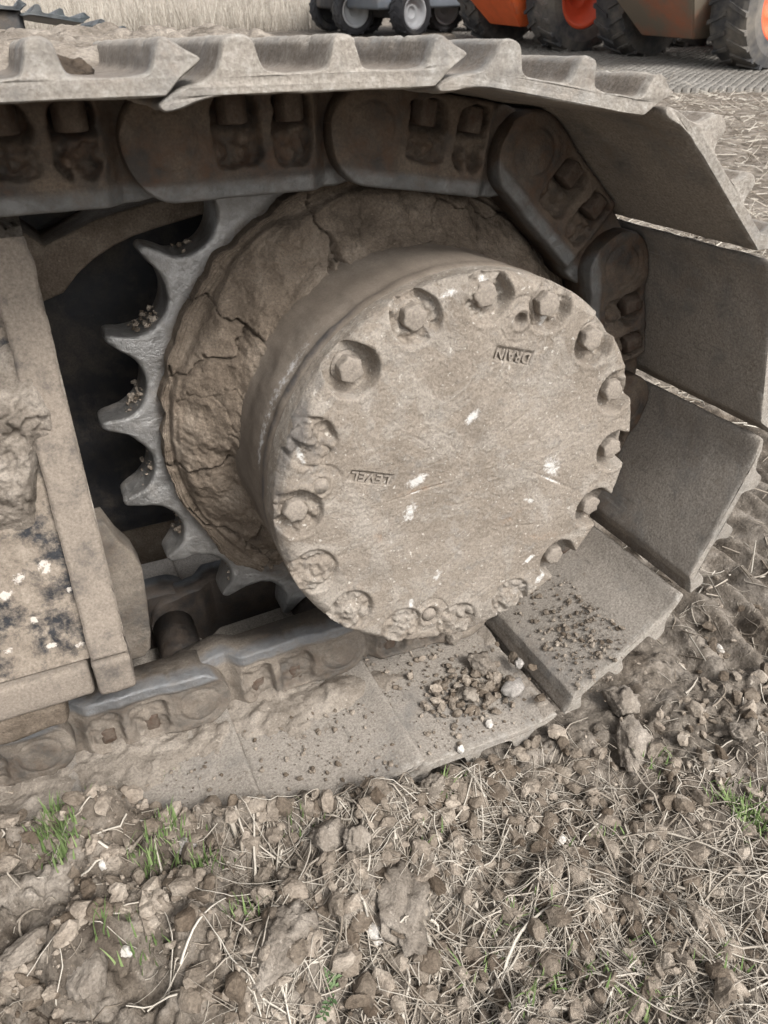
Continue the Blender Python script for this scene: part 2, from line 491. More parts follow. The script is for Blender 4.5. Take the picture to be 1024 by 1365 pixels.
def drum_mat():
    m, nt, b = nmat('smooth_dried_mud_on_drum')
    p = n_pos(nt)
    mp = nt.nodes.new('ShaderNodeMapping')
    mp.inputs['Scale'].default_value = (1, 0.25, 1)
    nt.links.new(p, mp.inputs['Vector'])
    n1 = n_noise(nt, p, 9, 7, 0.6)
    n2 = n_noise(nt, mp.outputs[0], 60, 7, 0.7)
    n3 = n_noise(nt, p, 420, 4, 0.7)
    col = n_ramp(nt, n1, [(0.3, (0.118, 0.096, 0.076)), (0.55, (0.165, 0.137, 0.111)), (0.75, (0.22, 0.189, 0.157))])
    col = n_mix(nt, 0.35, col, n_mix(nt, 1.0, col, n_ramp(nt, n2, [(0.3, 0.5), (0.7, 1.4)]), 'MULTIPLY'))
    col = n_mix(nt, 0.35, col, n_mix(nt, 1.0, col, n_ramp(nt, n3, [(0.3, 0.5), (0.7, 1.4)]), 'MULTIPLY'))
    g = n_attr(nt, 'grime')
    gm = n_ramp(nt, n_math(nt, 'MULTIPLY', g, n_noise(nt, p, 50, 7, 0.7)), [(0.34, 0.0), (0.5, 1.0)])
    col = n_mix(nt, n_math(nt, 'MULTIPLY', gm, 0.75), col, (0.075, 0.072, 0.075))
    w = n_attr(nt, 'scuff')
    wm = n_ramp(nt, n_math(nt, 'MULTIPLY', w, n_noise(nt, p, 130, 7, 0.75)), [(0.42, 0.0), (0.56, 0.8)])
    col = n_mix(nt, wm, col, (0.46, 0.45, 0.44))
    nt.links.new(col, b.inputs['Base Color'])
    b.inputs['Roughness'].default_value = 0.85
    b.inputs['Specular IOR Level'].default_value = 0.2
    n_bump(nt, b, [(n2, 0.25, 0.003), (n3, 0.3, 0.001)])
    return m
M_drum = drum_mat()

def plain_mat(name, c, rough=0.6, metal=0.0, var=0.25, scale=30.0, dust=0.0, dustc=(0.24, 0.2, 0.165), bump=0.2):
    m, nt, b = nmat(name)
    p = n_pos(nt)
    n1 = n_noise(nt, p, scale, 6, 0.65)
    lo = tuple(x*(1-var) for x in c); hi = tuple(min(1, x*(1+var)) for x in c)
    col = n_ramp(nt, n1, [(0.3, lo), (0.7, hi)])
    if dust > 0:
        n2 = n_noise(nt, p, scale*0.35, 7, 0.65)
        col = n_mix(nt, n_ramp(nt, n2, [(0.62-dust*0.5, 0.0), (0.85-dust*0.4, 1.0)]), col, dustc)
    nt.links.new(col, b.inputs['Base Color'])
    b.inputs['Roughness'].default_value = rough
    b.inputs['Metallic'].default_value = metal
    if bump: n_bump(nt, b, [(n1, bump, 0.01)])
    return m
M_orange = plain_mat('orange_paint', (0.80, 0.155, 0.045), 0.45, 0, 0.12, 6, 0.12, bump=0.05)
M_orange_dirty = plain_mat('dirty_orange_paint', (0.50, 0.12, 0.04), 0.6, 0, 0.2, 4, 0.80, (0.20, 0.165, 0.125), bump=0.3)
M_rubber = plain_mat('dusty_tyre_rubber', (0.045, 0.045, 0.047), 0.85, 0, 0.3, 9, 0.42, (0.17, 0.15, 0.125))
M_rubber_dark = plain_mat('dark_tyre_rubber', (0.03, 0.03, 0.033), 0.85, 0, 0.3, 9, 0.2, (0.13, 0.12, 0.105))
M_rim_red = plain_mat('red_orange_rim_paint', (0.78, 0.12, 0.05), 0.5, 0, 0.1, 6, 0.1, bump=0.05)
M_rim_grey = plain_mat('light_grey_rim_paint', (0.42, 0.43, 0.44), 0.5, 0, 0.1, 6, 0.2, bump=0.05)
M_grey = plain_mat('slate_grey_paint', (0.13, 0.145, 0.165), 0.5, 0, 0.1, 5, 0.15, bump=0.05)
M_darkmetal = plain_mat('dark_axle_metal', (0.03, 0.03, 0.033), 0.7, 0.1, 0.2, 9, 0.3, (0.12, 0.10, 0.085))
M_redlight = plain_mat('red_lamp_lens', (0.7, 0.03, 0.06), 0.3, 0, 0.05, 6, bump=0)
M_pinkcar = plain_mat('faded_red_car_paint', (0.62, 0.13, 0.17), 0.4, 0, 0.05, 3, bump=0)
M_glass = plain_mat('dark_window_glass', (0.03, 0.035, 0.04), 0.1, 0, 0.05, 3, bump=0)
M_blacktrack = steel_mat('black_track_paint', (0.02, 0.024, 0.028), (0.13, 0.125, 0.12), (0.05, 0.06, 0.065), 0.25, 0.4, 0.0, 5.0, False)
M_paver = soil_mat('grey_paver_plastic', (0.135, 0.123, 0.108), (0.20, 0.187, 0.168), (0.265, 0.25, 0.228), 1.3, 90, 0.3)

def stem_mat(name, c0, c1, c2):
    m, nt, b = nmat(name)
    t = n_attr(nt, 'tint')
    col = n_ramp(nt, t, [(0.0, c0), (0.5, c1), (1.0, c2)])
    nt.links.new(col, b.inputs['Base Color'])
    b.inputs['Roughness'].default_value = 0.8
    b.inputs['Specular IOR Level'].default_value = 0.25
    return m
M_straw = stem_mat('dry_straw', (0.16, 0.13, 0.10), (0.34, 0.30, 0.25), (0.52, 0.48, 0.415))
M_grass = stem_mat('green_grass', (0.085, 0.12, 0.042), (0.115, 0.175, 0.058), (0.21, 0.265, 0.115))
M_reed = stem_mat('dry_reeds', (0.24, 0.21, 0.17), (0.38, 0.34, 0.29), (0.50, 0.46, 0.40))
M_leaf = stem_mat('weed_leaf', (0.05, 0.085, 0.035), (0.08, 0.13, 0.055), (0.12, 0.17, 0.08))

# ================================================================== GROUND
Z0 = -0.393
def ground_base(x, y):
    x = np.asarray(x, float); y = np.asarray(y, float)
    xr = np.maximum(0, x-0.45); yr = np.maximum(0, y-0.45)
    return Z0 + 0.0267*xr + 0.0695*yr
def ground_h(x, y, detail=True):
    x = np.asarray(x, float).ravel(); y = np.asarray(y, float).ravel()
    z = ground_base(x, y)
    P = np.c_[x, y]
    edge_y = np.interp(x, [-0.9, -0.55, -0.39, -0.29, -0.20, -0.13, -0.05, 0.1], [-0.13, -0.165, -0.215, -0.258, -0.280, -0.298, -0.306, -0.306])
    edge_y = edge_y+0.010*fbm(np.c_[x, x*0], 22, 3, 77)
    under = sstep(edge_y-0.012, edge_y+0.012, y)*sstep(0.36, 0.31, y)*sstep(0.40, 0.22, x)
    # berm of soil pushed up along the outer edge of the track
    berm = sstep(0.02, -0.16, x)*0.030*sstep(-0.55, -0.36, y)*sstep(edge_y+0.012, edge_y-0.03, y)+sstep(-0.05, -0.2, x)*0.012*np.exp(-((y-edge_y+0.03)/0.03)**2)
    edge = np.exp(-((y+0.34)/0.05)**2)*sstep(-0.2, 0.05, x)*sstep(0.5, 0.2, x)*0.006
    amp = np.clip(0.35+0.65*sstep(6.0, 0.6, np.hypot(x, y)), 0, 1)
    n = fbm(P, 3.1, 4, 11)*0.016 + fbm(P, 14.0, 4, 21)*0.011
    if detail:
        c = clods(P+0.012*np.c_[fbm(P, 40, 2, 5), fbm(P, 40, 2, 6)], 0.075, 0.034*(0.45+0.55*sstep(0.15, -0.15, x)), 31) + clods(P+0.006*np.c_[fbm(P, 80, 2, 7), fbm(P, 80, 2, 8)], 0.030, 0.018*(0.45+0.55*sstep(0.15, -0.15, x)), 41)
        c = c + clods(P, 0.013, 0.009, 51) + fbm(P, 120, 3, 61)*0.0022
    else:
        c = 0.012
    # pressed grouser marks behind the track
    imp = sstep(0.33, 0.40, x)*sstep(1.6, 1.2, x)*sstep(-0.33, -0.29, y)*sstep(0.34, 0.30, y)
    ridge = 0.5+0.5*np.cos((x+0.02*fbm(P, 6, 2, 71))*2*PI/0.064)
    z = z + (n+c-0.012)*amp*(1-0.8*under)*(1-0.6*imp) - 0.007*under + berm*(1-under) + edge
    z = z - imp*(0.004 + 0.026*(1-ridge))
    # local mound with grass at the lower left, hollow beside it
    mx, my = (x+0.415)/0.062, (y+0.262)/0.045
    z = z + 0.034*np.clip(1-(mx*mx+my*my)**1.5, 0, 1)**0.5*(1-under)
    z = z + 0.030*sstep(-0.40, -0.50, x)*sstep(-0.40, -0.33, y)*(1-under)
    return z
def axis(fine0, fine1, step, far0, far1, g):
    a = list(np.arange(fine0, fine1, step))
    s = step
    v = a[-1]
    while v < far1:
        s *= g; v += s; a.append(v)
    s = step; v = a[0]; lo = []
    while v > far0:
        s *= g; v -= s; lo.append(v)
    return np.array(lo[::-1]+a)
gx = axis(-0.66, 0.95, 0.0032, -200, 260, 1.055)
gy = axis(-0.56, -0.26, 0.003, -120, 300, 1.028)
GX, GY = np.meshgrid(gx, gy, indexing='ij')
GZ = ground_h(GX, GY)
V = np.c_[GX.ravel(), GY.ravel(), GZ]
ground = link('ground', new_mesh('ground', V, grid_faces(len(gx), len(gy))), M_soil)
ground['kind'] = 'structure'

# ================================================================== TRACK CHAIN
PITCH = 0.19
RP = PITCH/(2*math.sin(R(17.143)))
pins = [(-0.8065, 0.3140), (-0.6165, 0.3150), (-0.4265, 0.3160), (-0.2365, 0.3175)]
pins += [(RP*math.cos(R(a)), RP*math.sin(R(a))) for a in (98.3, 64.0, 29.7, -4.57, -38.86, -73.15)]
pins += [(-0.104, -0.3205), (-0.298, -0.332), (-0.490, -0.334), (-0.682, -0.334), (-0.874, -0.334)]
pins = np.array(pins)
# slack of the worn chain where it leaves the sprocket
pins[6] += (0.004, -0.002); pins[7] += (0.007, -0.006); pins[8] += (0.008, -0.012); pins[9] += (0.002, -0.018)

def catmull(P, k=4, closed=True):
    P = np.asarray(P, float)
    n = len(P)
    out = []
    for i in range(n):
        p0, p1, p2, p3 = P[(i-1) % n], P[i], P[(i+1) % n], P[(i+2) % n]
        for j in range(k):
            t = j/k
            out.append(0.5*((2*p1)+(-p0+p2)*t+(2*p0-5*p1+4*p2-p3)*t*t+(-p0+3*p1-3*p2+p3)*t**3))
    return np.array(out)
shoe_prof = [(-0.0325, .0335), (-.0352, .0385), (-.0225, .0455), (-.008, .0495), (.0015, .0545), (.0065, .064), (.0095, .0715), (.0155, .0745), (.0240, .0745), (.0290, .0705), (.0315, .0620), (.0345, .0560), (.0420, .0538),
             (.0560, .0535), (.0700, .0538), (.0775, .0560), (.0805, .0630), (.0832, .0710), (.0880, .0745), (.0945, .0745), (.0992, .0710), (.1015, .0630), (.1045, .0560), (.1130, .0538),
             (.1285, .0535), (.1440, .0540), (.1515, .0565), (.1545, .0640), (.1580, .0715), (.1635, .0740), (.1700, .0710), (.1770, .0665), (.1838, .0628), (.1815, .0590), (.1705, .0525), (.1615, .0440), (.1560, .0418),
             (.1300, .0415), (.0950, .0415), (.0600, .0415), (.0250, .0415), (.0065, .0415), (-.0115, .0385), (-.0230, .0350)]
def make_shoe_mesh(seed):
    pr = catmull(shoe_prof, 3)
    n = len(pr)
    tang = np.roll(pr, -1, 0)-np.roll(pr, 1, 0)
    tang /= np.linalg.norm(tang, axis=1)[:, None]+1e-12
    nor = np.c_[-tang[:, 1], tang[:, 0]]
    area = 0.5*np.sum(pr[:, 0]*np.roll(pr[:, 1], -1)-np.roll(pr[:, 0], -1)*pr[:, 1])
    if area > 0: nor = -nor            # outward
    er = 0.0013
    ys = [(-0.300, er), (-0.2994, er*0.62), (-0.298, er*0.30), (-0.2965, er*0.10), (-0.2945, 0.0)]
    mid = np.linspace(-0.290, 0.290, 84)
    rows = ys + [(y, 0.0) for y in mid] + [(-y, e) for y, e in ys[::-1]]
    V = []
    wear = []
    nz = pr[:, 1]
    for y, e in rows:
        p2 = pr - nor*e
        V.append(np.c_[p2[:, 0], np.full(n, y), p2[:, 1]])
        w = sstep(0.0705, 0.0735, nz)*0.8 + (0.75 if y < -0.293 else 0.0)*np.ones(n)
        w = np.clip(w, 0, 1)-(0.9*sstep(0.0500, 0.0530, nz)*sstep(0.0715, 0.0685, nz) if y >= -0.293 else 0.0)  # below zero between ridges: mud residue plus shade painted into the recess
        wear.append(w)
    V = np.concatenate(V); wear = np.concatenate(wear)
    nr = np.tile(nor, (len(rows), 1))
    d = fbm(V+seed*3.1, 60, 4, seed)*0.0006
    d -= 0.0030*np.clip(fbm(V+seed*2.7, 48, 3, seed+80)-0.5, 0, 1)*sstep(0.062, 0.072, V[:, 2])*2.0
    V[:, 0] += nr[:, 0]*d; V[:, 2] += nr[:, 1]*d
    V[:, 1] += np.where(V[:, 1] < -0.29, fbm(V+seed*5.7, 70, 3, seed+7)*0.0010, 0)
    nr_ = len(rows)
    F = []
    for j in range(nr_-1):
        for i in range(n):
            i2 = (i+1) % n
            F.append((j*n+i, j*n+i2, (j+1)*n+i2, (j+1)*n+i))
    N0 = len(V)
    V = np.concatenate([V, V[:n], V[(nr_-1)*n:]])
    wear = np.concatenate([wear, np.full(n, 0.75), np.full(n, 0.75)])
    from mathutils.geometry import tessellate_polygon
    tris = tessellate_polygon([[Vector((a, b, 0)) for a, b in pr]])
    F += [tuple(N0+i for i in t) for t in tris]+[tuple(N0+n+i for i in t) for t in tris]
    me = new_mesh('track_shoe', V, F, True, {'wear': wear})
    bm = bmesh.new(); bm.from_mesh(me)
    bmesh.ops.recalc_face_normals(bm, faces=bm.faces)
    bm.to_mesh(me); bm.free()
    me.polygons.foreach_set('use_smooth', np.ones(len(me.polygons), bool))
    me.materials.append(M_shoe)
    return me
shoe_meshes = [make_shoe_mesh(s) for s in (1, 2, 3)]
shoe_dusty = []
for m_ in shoe_meshes:
    c_ = m_.copy(); c_.materials.clear(); c_.materials.append(M_shoe_dusty); shoe_dusty.append(c_)

def make_link_mesh(seed, mat, mudfill):
    RB = 0.041
    NLO, NHI = -0.050, 0.0405
    ue = 0.19+0.034
    us = np.concatenate([-RB*np.cos(np.linspace(0.02, PI/2, 22)), np.linspace(0, 0.19, 98)[1:-1], 0.19+0.034*np.sin(np.linspace(0, PI/2-0.02, 16))])
    nv = 58
    t = np.linspace(0, 1, nv)
    tt = 0.5-0.5*np.cos(PI*t)
    tt = 0.35*tt+0.65*t
    lo = np.full(len(us), NLO); hi = np.full(len(us), NHI)
    m = us < 0
    lo[m] = NLO*np.sqrt(np.clip(1-(us[m]/RB)**2, 0, 1)); hi[m] = NHI*np.sqrt(np.clip(1-(us[m]/RB)**2, 0, 1))
    m = us > 0.19
    k = np.sqrt(np.clip(1-((us[m]-0.19)/0.034)**2, 0, 1))
    lo[m] = -0.044*k-0.0005; hi[m] = 0.034*k
    m = (us > 0.16) & (us <= 0.19)
    lo[m] = NLO+(us[m]-0.16)/0.03*0.006; hi[m] = NHI-(us[m]-0.16)/0.03*0.0065
    Ug = np.repeat(us[:, None], nv, 1)
    Ng = lo[:, None]+(hi-lo)[:, None]*tt[None, :]
    w = 0.117-0.006*sstep(0.02, 0.05, Ug)-0.017*sstep(0.128, 0.150, Ug)
    w = w+0.0015*np.exp(-(((Ug-0.092))/0.006)**2)
    # pin face and groove
    rr = np.hypot(Ug, Ng)
    w = w-0.0016*np.exp(-((rr-0.0255)/0.0016)**2)+0.0012*sstep(0.024, 0.021, rr)*0.6
    # bolt pockets
    Pq = np.c_[Ug.ravel(), Ng.ravel()]
    lump = (fbm(np.c_[Pq, np.full(len(Pq), seed*1.7)], 75, 4, seed+3)*0.5+0.5).reshape(Ug.shape)
    crumb = clods(Pq+seed*0.37, 0.016, 0.012, seed+13).reshape(Ug.shape)
    for uc, hw in ((0.061, 0.0215), (0.1145, 0.0195)):
        qx = np.abs(Ug-uc)-(hw-0.012); qy = np.abs(Ng-0.004)-(0.0285-0.012)
        sd = np.hypot(np.maximum(qx, 0), np.maximum(qy, 0))+np.minimum(np.maximum(qx, qy), 0)-0.012
        sd = sd+0.0028*(fbm(np.c_[Pq, np.full(len(Pq), seed*0.9)], 60, 3, seed+31)).reshape(Ug.shape)
        mk = sstep(0.0018, -0.0022, sd)
        inner = 0.024-mudfill*(0.003+0.013*lump+1.3*crumb)*(sstep(0.012, 0.002, Ng) if mudfill < 1.5 else 0.9)-mudfill*0.3*crumb
        if mudfill > 1.5:
            inner = 0.0075+0.007*(1-lump)+0.35*(0.008-crumb)
        w = w-mk*inner
    # rail lip
    rail = sstep(-0.031, -0.036, Ng)
    w = w+0.0022*rail*sstep(0.150, 0.125, Ug)
    # rounded edges
    de = np.minimum(Ng-lo[:, None], hi[:, None]-Ng)
    de = np.minimum(de, np.minimum(Ug+RB, ue-Ug)*0.9+0.0005)
    rb = np.where(Ng-lo[:, None] < 0.006, 0.0032, 0.006)
    w = w-np.where(de < rb, rb-np.sqrt(np.clip(rb*rb-(rb-de)**2, 0, None)), 0)
    w = w+(fbm(np.c_[Pq, np.full(len(Pq), seed*2.3)], 55, 4, seed+1)*0.0011).reshape(Ug.shape)
    inside = np.where(Ug < 0.14, 0.0, 0.0)
    yb = -(0.066-0.014*sstep(0.125, 0.150, Ug)-inside)
    Vf = np.stack([Ug, -w, Ng], -1).reshape(-1, 3)
    Vb = np.stack([Ug, yb, Ng], -1).reshape(-1, 3)
    nU = len(us)
    Ff = grid_faces(nU, nv)
    N = nU*nv
    Fb = Ff[:, ::-1]+N
    ring = [i*nv for i in range(nU)]+[(nU-1)*nv+j for j in range(1, nv)]+[i*nv+nv-1 for i in range(nU-2, -1, -1)]+[j for j in range(nv-2, 0, -1)]
    ring = np.array(ring)
    r2 = np.roll(ring, -1)
    Fs = np.stack([ring, ring+N, r2+N, r2], -1)
    wear_f = np.clip(sstep(-0.030, -0.046, Ng)*(0.55+0.9*lump)*sstep(0.19, 0.165, Ug)*sstep(-0.038, -0.025, Ug), 0, 1).ravel()
    V = np.concatenate([Vf, Vb])
    me = new_mesh('track_link', V, np.concatenate([Ff, Fb, Fs]), True, {'wear': np.concatenate([wear_f, -1.1*np.ones(len(wear_f))])})
    bm = bmesh.new(); bm.from_mesh(me)
    bmesh.ops.recalc_face_normals(bm, faces=bm.faces)
    bm.to_mesh(me); bm.free()
    me.polygons.foreach_set('use_smooth', np.ones(len(me.polygons), bool))
    me.materials.append(mat)
    return me
link_meshes = [make_link_mesh(2, M_link, 1.0), make_link_mesh(5, M_link, 0.7)]
link_dusty = [make_link_mesh(8, M_linkdusty, 1.9), make_link_mesh(9, M_linkdusty, 1.7)]
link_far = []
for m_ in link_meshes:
    c_ = m_.copy(); c_.materials.clear(); c_.materials.append(M_link_shaded); link_far.append(c_)  # far-row copies carry the painted shade of the recess
def nut_mesh():
    bm = bmesh.new()
    r = bmesh.ops.create_cone(bm, cap_ends=True, segments=6, radius1=0.0145, radius2=0.0145, depth=0.024)
    bmesh.ops.bevel(bm, geom=list(bm.edges), offset=0.0022, segments=2, affect='EDGES', profile=0.5)
    bmesh.ops.rotate(bm, verts=bm.verts, matrix=Matrix.Rotation(R(30), 3, 'Z'))
    return bm_to_mesh('nut', bm, True)
NUT = nut_mesh(); NUT.materials.append(M_nut)
V, F = lathe_y([(0.0, -0.066), (0.029, -0.066), (0.029, 0.066), (0.0, 0.066)], 28)
BUSH = new_mesh('bushing', V, F, True); BUSH.materials.append(M_link_shaded)  # bushings take the same shade-darkened colour

track = thing('crawler_track', 'heavy steel crawler track with triple-ridged shoes wrapped round the sprocket', 'track', (0.0, 0.0, -0.40))
TI = track.matrix_world.inverted()
def link_matrix(i):
    a, b = pins[i], pins[i+1]
    u = (b-a)/np.hypot(*(b-a))
    nn = np.array([-u[1], u[0]])
    return Matrix(((u[0], 0, nn[0], a[0]), (0, 1, 0, 0), (u[1], 0, nn[1], a[1]), (0, 0, 0, 1)))
def part_child(name, me, parent, mw_world, mat=None):
    o = link(name, me, mat)
    o.parent = parent
    o.matrix_parent_inverse = Matrix.Identity(4)
    o.matrix_basis = (TI @ mw_world) if parent is track else mw_world
    return o
LINK_M = []
for i in range(len(pins)-1):
    ML = link_matrix(i)
    LINK_M.append(ML)
    part_child('track_shoe', (shoe_dusty if i >= 8 else shoe_meshes)[i % 3], track, ML)
    low = i >= 9
    lm = link_dusty if low else link_meshes
    for side in (1, -1):
        S = Matrix.Diagonal((1, side, 1, 1))
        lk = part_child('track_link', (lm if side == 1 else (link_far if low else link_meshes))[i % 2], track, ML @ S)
        for uc in (0.061, 0.1145):
            nb = link('nut', NUT, None, lk, Matrix.Translation((uc, -0.0985 if not low else -0.088, 0.0215)))
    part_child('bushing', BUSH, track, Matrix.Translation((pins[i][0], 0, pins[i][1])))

# ================================================================== SPROCKET
def make_sprocket():
    nT = 21
    K = 80
    th = np.arange(nT*K)/(nT*K)*2*PI
    ph0 = R(98.3)
    s = ((th-ph0)/(2*PI/nT)) % 1.0
    s = np.minimum(s, 1-s)*2                     # 0 valley .. 1 tip
    phi = s*R(8.5714)
    cc, rho = 0.3345, 0.0432
    rout = np.where(cc*np.sin(phi) < rho, cc*np.cos(phi)-np.sqrt(np.clip(rho**2-(cc*np.sin(phi))**2, 0, None)), 0.3390)
    rout = np.minimum(rout, 0.3395)
    rs_ = rout.copy()
    for _ in range(6):
        rs_ = 0.25*np.roll(rs_, 1)+0.5*rs_+0.25*np.roll(rs_, -1)
    rout = rs_
    rin = 0.215
    rows = []
    # front face from hub outwards
    for f in np.linspace(0, 1, 16):
        r = rin+(rout-0.006-rin)*f
        hw = 0.031-0.009*sstep(0.300, 0.342, r)
        rows.append((r, -hw))
    hwo = 0.031-0.009*sstep(0.300, 0.342, rout)
    for a in np.linspace(0.2, 1, 5)*PI/2:
        rows.append((rout-0.006+0.006*np.sin(a), -(hwo-0.006+0.006*np.cos(a))))
    for f in (-0.6, -0.2, 0.2, 0.6):
        rows.append((rout, (hwo-0.006)*f))
    for a in np.linspace(1, 0.2, 5)*PI/2:
        rows.append((rout-0.006+0.006*np.sin(a), (hwo-0.006+0.006*np.cos(a))))
    for f in (1, 0.6, 0.0):
        r = rin+(rout-0.006-rin)*f
        rows.append((r, 0.031-0.009*sstep(0.300, 0.342, r)))
    Rr = np.stack([np.broadcast_to(r, th.shape) for r, y in rows], 1)
    Yr = np.stack([np.broadcast_to(y, th.shape) for r, y in rows], 1)
    V = np.stack([Rr*np.cos(th)[:, None], Yr, Rr*np.sin(th)[:, None]], -1).reshape(-1, 3)
    V += 0.0008*fbm(V, 40, 3, 3)[:, None]*np.array([1, 1, 1])
    wear = np.clip(sstep(0.275, 0.29, Rr)*sstep(0.012, -0.012, Yr)*1.0+0.3*sstep(0.29, 0.30, Rr), 0, 1).ravel()
    return new_mesh('toothed_ring', V, grid_faces(len(th), len(rows), True), True, {'wear': wear})
sprocket = thing('drive_sprocket', 'worn grey steel drive sprocket with scooped pointed teeth behind the round drum', 'sprocket', (0, 0, 0))
link('toothed_ring', make_sprocket(), M_sprocket, sprocket)
V, F = lathe_y([(0.0, 0.02), (0.23, 0.02), (0.23, 0.06), (0.19, 0.065), (0.19, 0.16), (0.13, 0.17), (0.13, 0.38), (0.0, 0.38)], 64)
link('hub', new_mesh('hub', V, F), M_black, sprocket)

# ================================================================== CAKED MUD COLLAR
mud = thing('caked_mud_collar', 'cracked ring of caked brown mud packed between sprocket and round drum', 'mud', (0, -0.06, -0.28))
def make_mud():
    th = np.radians(np.arange(-62.0, 229.5, 0.34))
    ns = 84
    s = np.linspace(0, 1, ns)
    T, S = np.meshgrid(th, s, indexing='ij')
    # profile: outer rim at the sprocket, flat ring, then a heap against the drum
    end = sstep(R(229.5), R(216), T)*sstep(R(-62), R(-50), T)
    r = 0.2770-0.0720*sstep(0.02, 1.0, S*0.55+0.45*S**1.2)
    jag = 0.07*fbm(np.stack([T*0.9, S*0, S*0], -1).reshape(-1, 3), 3.0, 4, 9).reshape(T.shape)
    lay = sstep(0.30, 0.335, S+jag)*(0.5+0.5*sstep(-0.3, 0.3, fbm(np.stack([T*0.9+5, S*0, S*0], -1).reshape(-1, 3), 1.6, 2, 4).reshape(T.shape)))
    prof_y = -0.038-0.012*sstep(0.0, 0.05, S)-0.013*lay-0.062*np.clip((S-0.30)/0.7, 0, 1)**1.25
    X = r*np.cos(T); Z = r*np.sin(T)
    P = np.stack([X, prof_y, Z], -1).reshape(-1, 3)
    lump = fbm(P, 17, 5, 91)
    lump2 = fbm(P, 75, 4, 95)
    y = prof_y.ravel()-(0.008*lump+0.0016*lump2+clods(np.c_[T.ravel()*0.245, S.ravel()*0.1]+0.006*np.c_[lump, lump2], 0.034, 0.0035, 5)+clods(np.c_[T.ravel()*0.245, S.ravel()*0.1]+0.003*np.c_[lump2, lump], 0.011, 0.0014, 6))*sstep(0.30, 0.42, S.ravel()+jag.ravel())-0.0010*lump2
    # radial streaks scraped by turning on the outer ring
    y -= 0.0009*np.sin(S.ravel()*95+2.5*fbm(np.c_[T.ravel()*2, S.ravel(), S.ravel()*0], 2, 2, 3))*sstep(0.5, 0.2, S.ravel())
    # cracked slabs
    C2 = np.c_[T.ravel()*0.245, S.ravel()*0.105]
    C2 = C2+0.012*np.c_[fbm(C2, 28, 4, 101), fbm(C2, 28, 4, 102)]
    F1, F2, ID = worley2(C2, 0.125, 117)
    dcr = (F2-F1)*0.5
    wid = 0.0007+0.0013*np.clip(fbm(C2, 9, 2, 33), 0, 1)
    f1b, f2b, idb = worley2(C2*np.array([1.0, 1.0]), 0.042, 131)
    d2 = (f2b-f1b)*0.5
    hair = np.exp(-(d2/0.0007)**2)*sstep(0.05, 0.35, fbm(C2, 14, 2, 77))
    crack = np.exp(-(dcr/wid)**2)
    tilt = (_hash(ID, ID*0, ID*0, 3)-0.5)*0.007*sstep(0.2, 0.5, S.ravel())
    y = y-tilt+0.013*crack+0.004*hair+(1-end.ravel())*0.012
    rr = r.ravel()-0.004*crack*sstep(0.2, 0.0, S.ravel())
    # outer rim wall back to the sprocket
    X = rr*np.cos(T.ravel()); Z = rr*np.sin(T.ravel())
    wob = 0.0035*fbm(np.c_[T.ravel()*4, T.ravel()*0, T.ravel()*0], 3, 4, 17)
    X += np.cos(T.ravel())*wob*sstep(0.3, 0.0, S.ravel()); Z += np.sin(T.ravel())*wob*sstep(0.3, 0.0, S.ravel())
    V = np.c_[X, y, Z]
    n0 = S.ravel() < 1e-9
    V[n0, 1] = -0.026
    F = grid_faces(len(th), ns)
    fid = ID[F[:, 0]]
    nT, nS = len(th)-1, ns-1
    lab = fid.reshape(nT, nS)
    comp = np.arange(nT*nS).reshape(nT, nS)
    while True:                                   # label connected slabs
        prev = comp.copy()
        for ax in (0, 1):
            for rev in (False, True):
                c = comp[::-1] if (rev and ax == 0) else (comp[:, ::-1] if rev else comp)
                l = lab[::-1] if (rev and ax == 0) else (lab[:, ::-1] if rev else lab)
                if ax == 0:
                    for q in range(1, nT):
                        same = l[q] == l[q-1]
                        c[q] = np.where(same, np.minimum(c[q], c[q-1]), c[q])
                else:
                    for q in range(1, nS):
                        same = l[:, q] == l[:, q-1]
                        c[:, q] = np.where(same, np.minimum(c[:, q], c[:, q-1]), c[:, q])
        if (comp == prev).all():
            break
    comp = comp.ravel()
    # slivers join the slab next to them
    ids, cnt = np.unique(comp, return_counts=True)
    for k in ids[cnt >= 40]:
        fs = F[comp == k]
        used, inv = np.unique(fs, return_inverse=True)
        link('mud_slab', new_mesh('mud_slab', V[used], inv.reshape(-1, 4)), M_mud, mud)
make_mud()

# ================================================================== FINAL DRIVE
drive = thing('final_drive', 'large round dust-caked final drive drum with bolted cover stamped DRAIN and LEVEL', 'final drive', (0, -0.18, -0.21))
YC = -0.2565
RC = 0.2105
RBOLT = 0.1900
BOLT_A = [R(132.76-22.5*k) for k in range(16)]
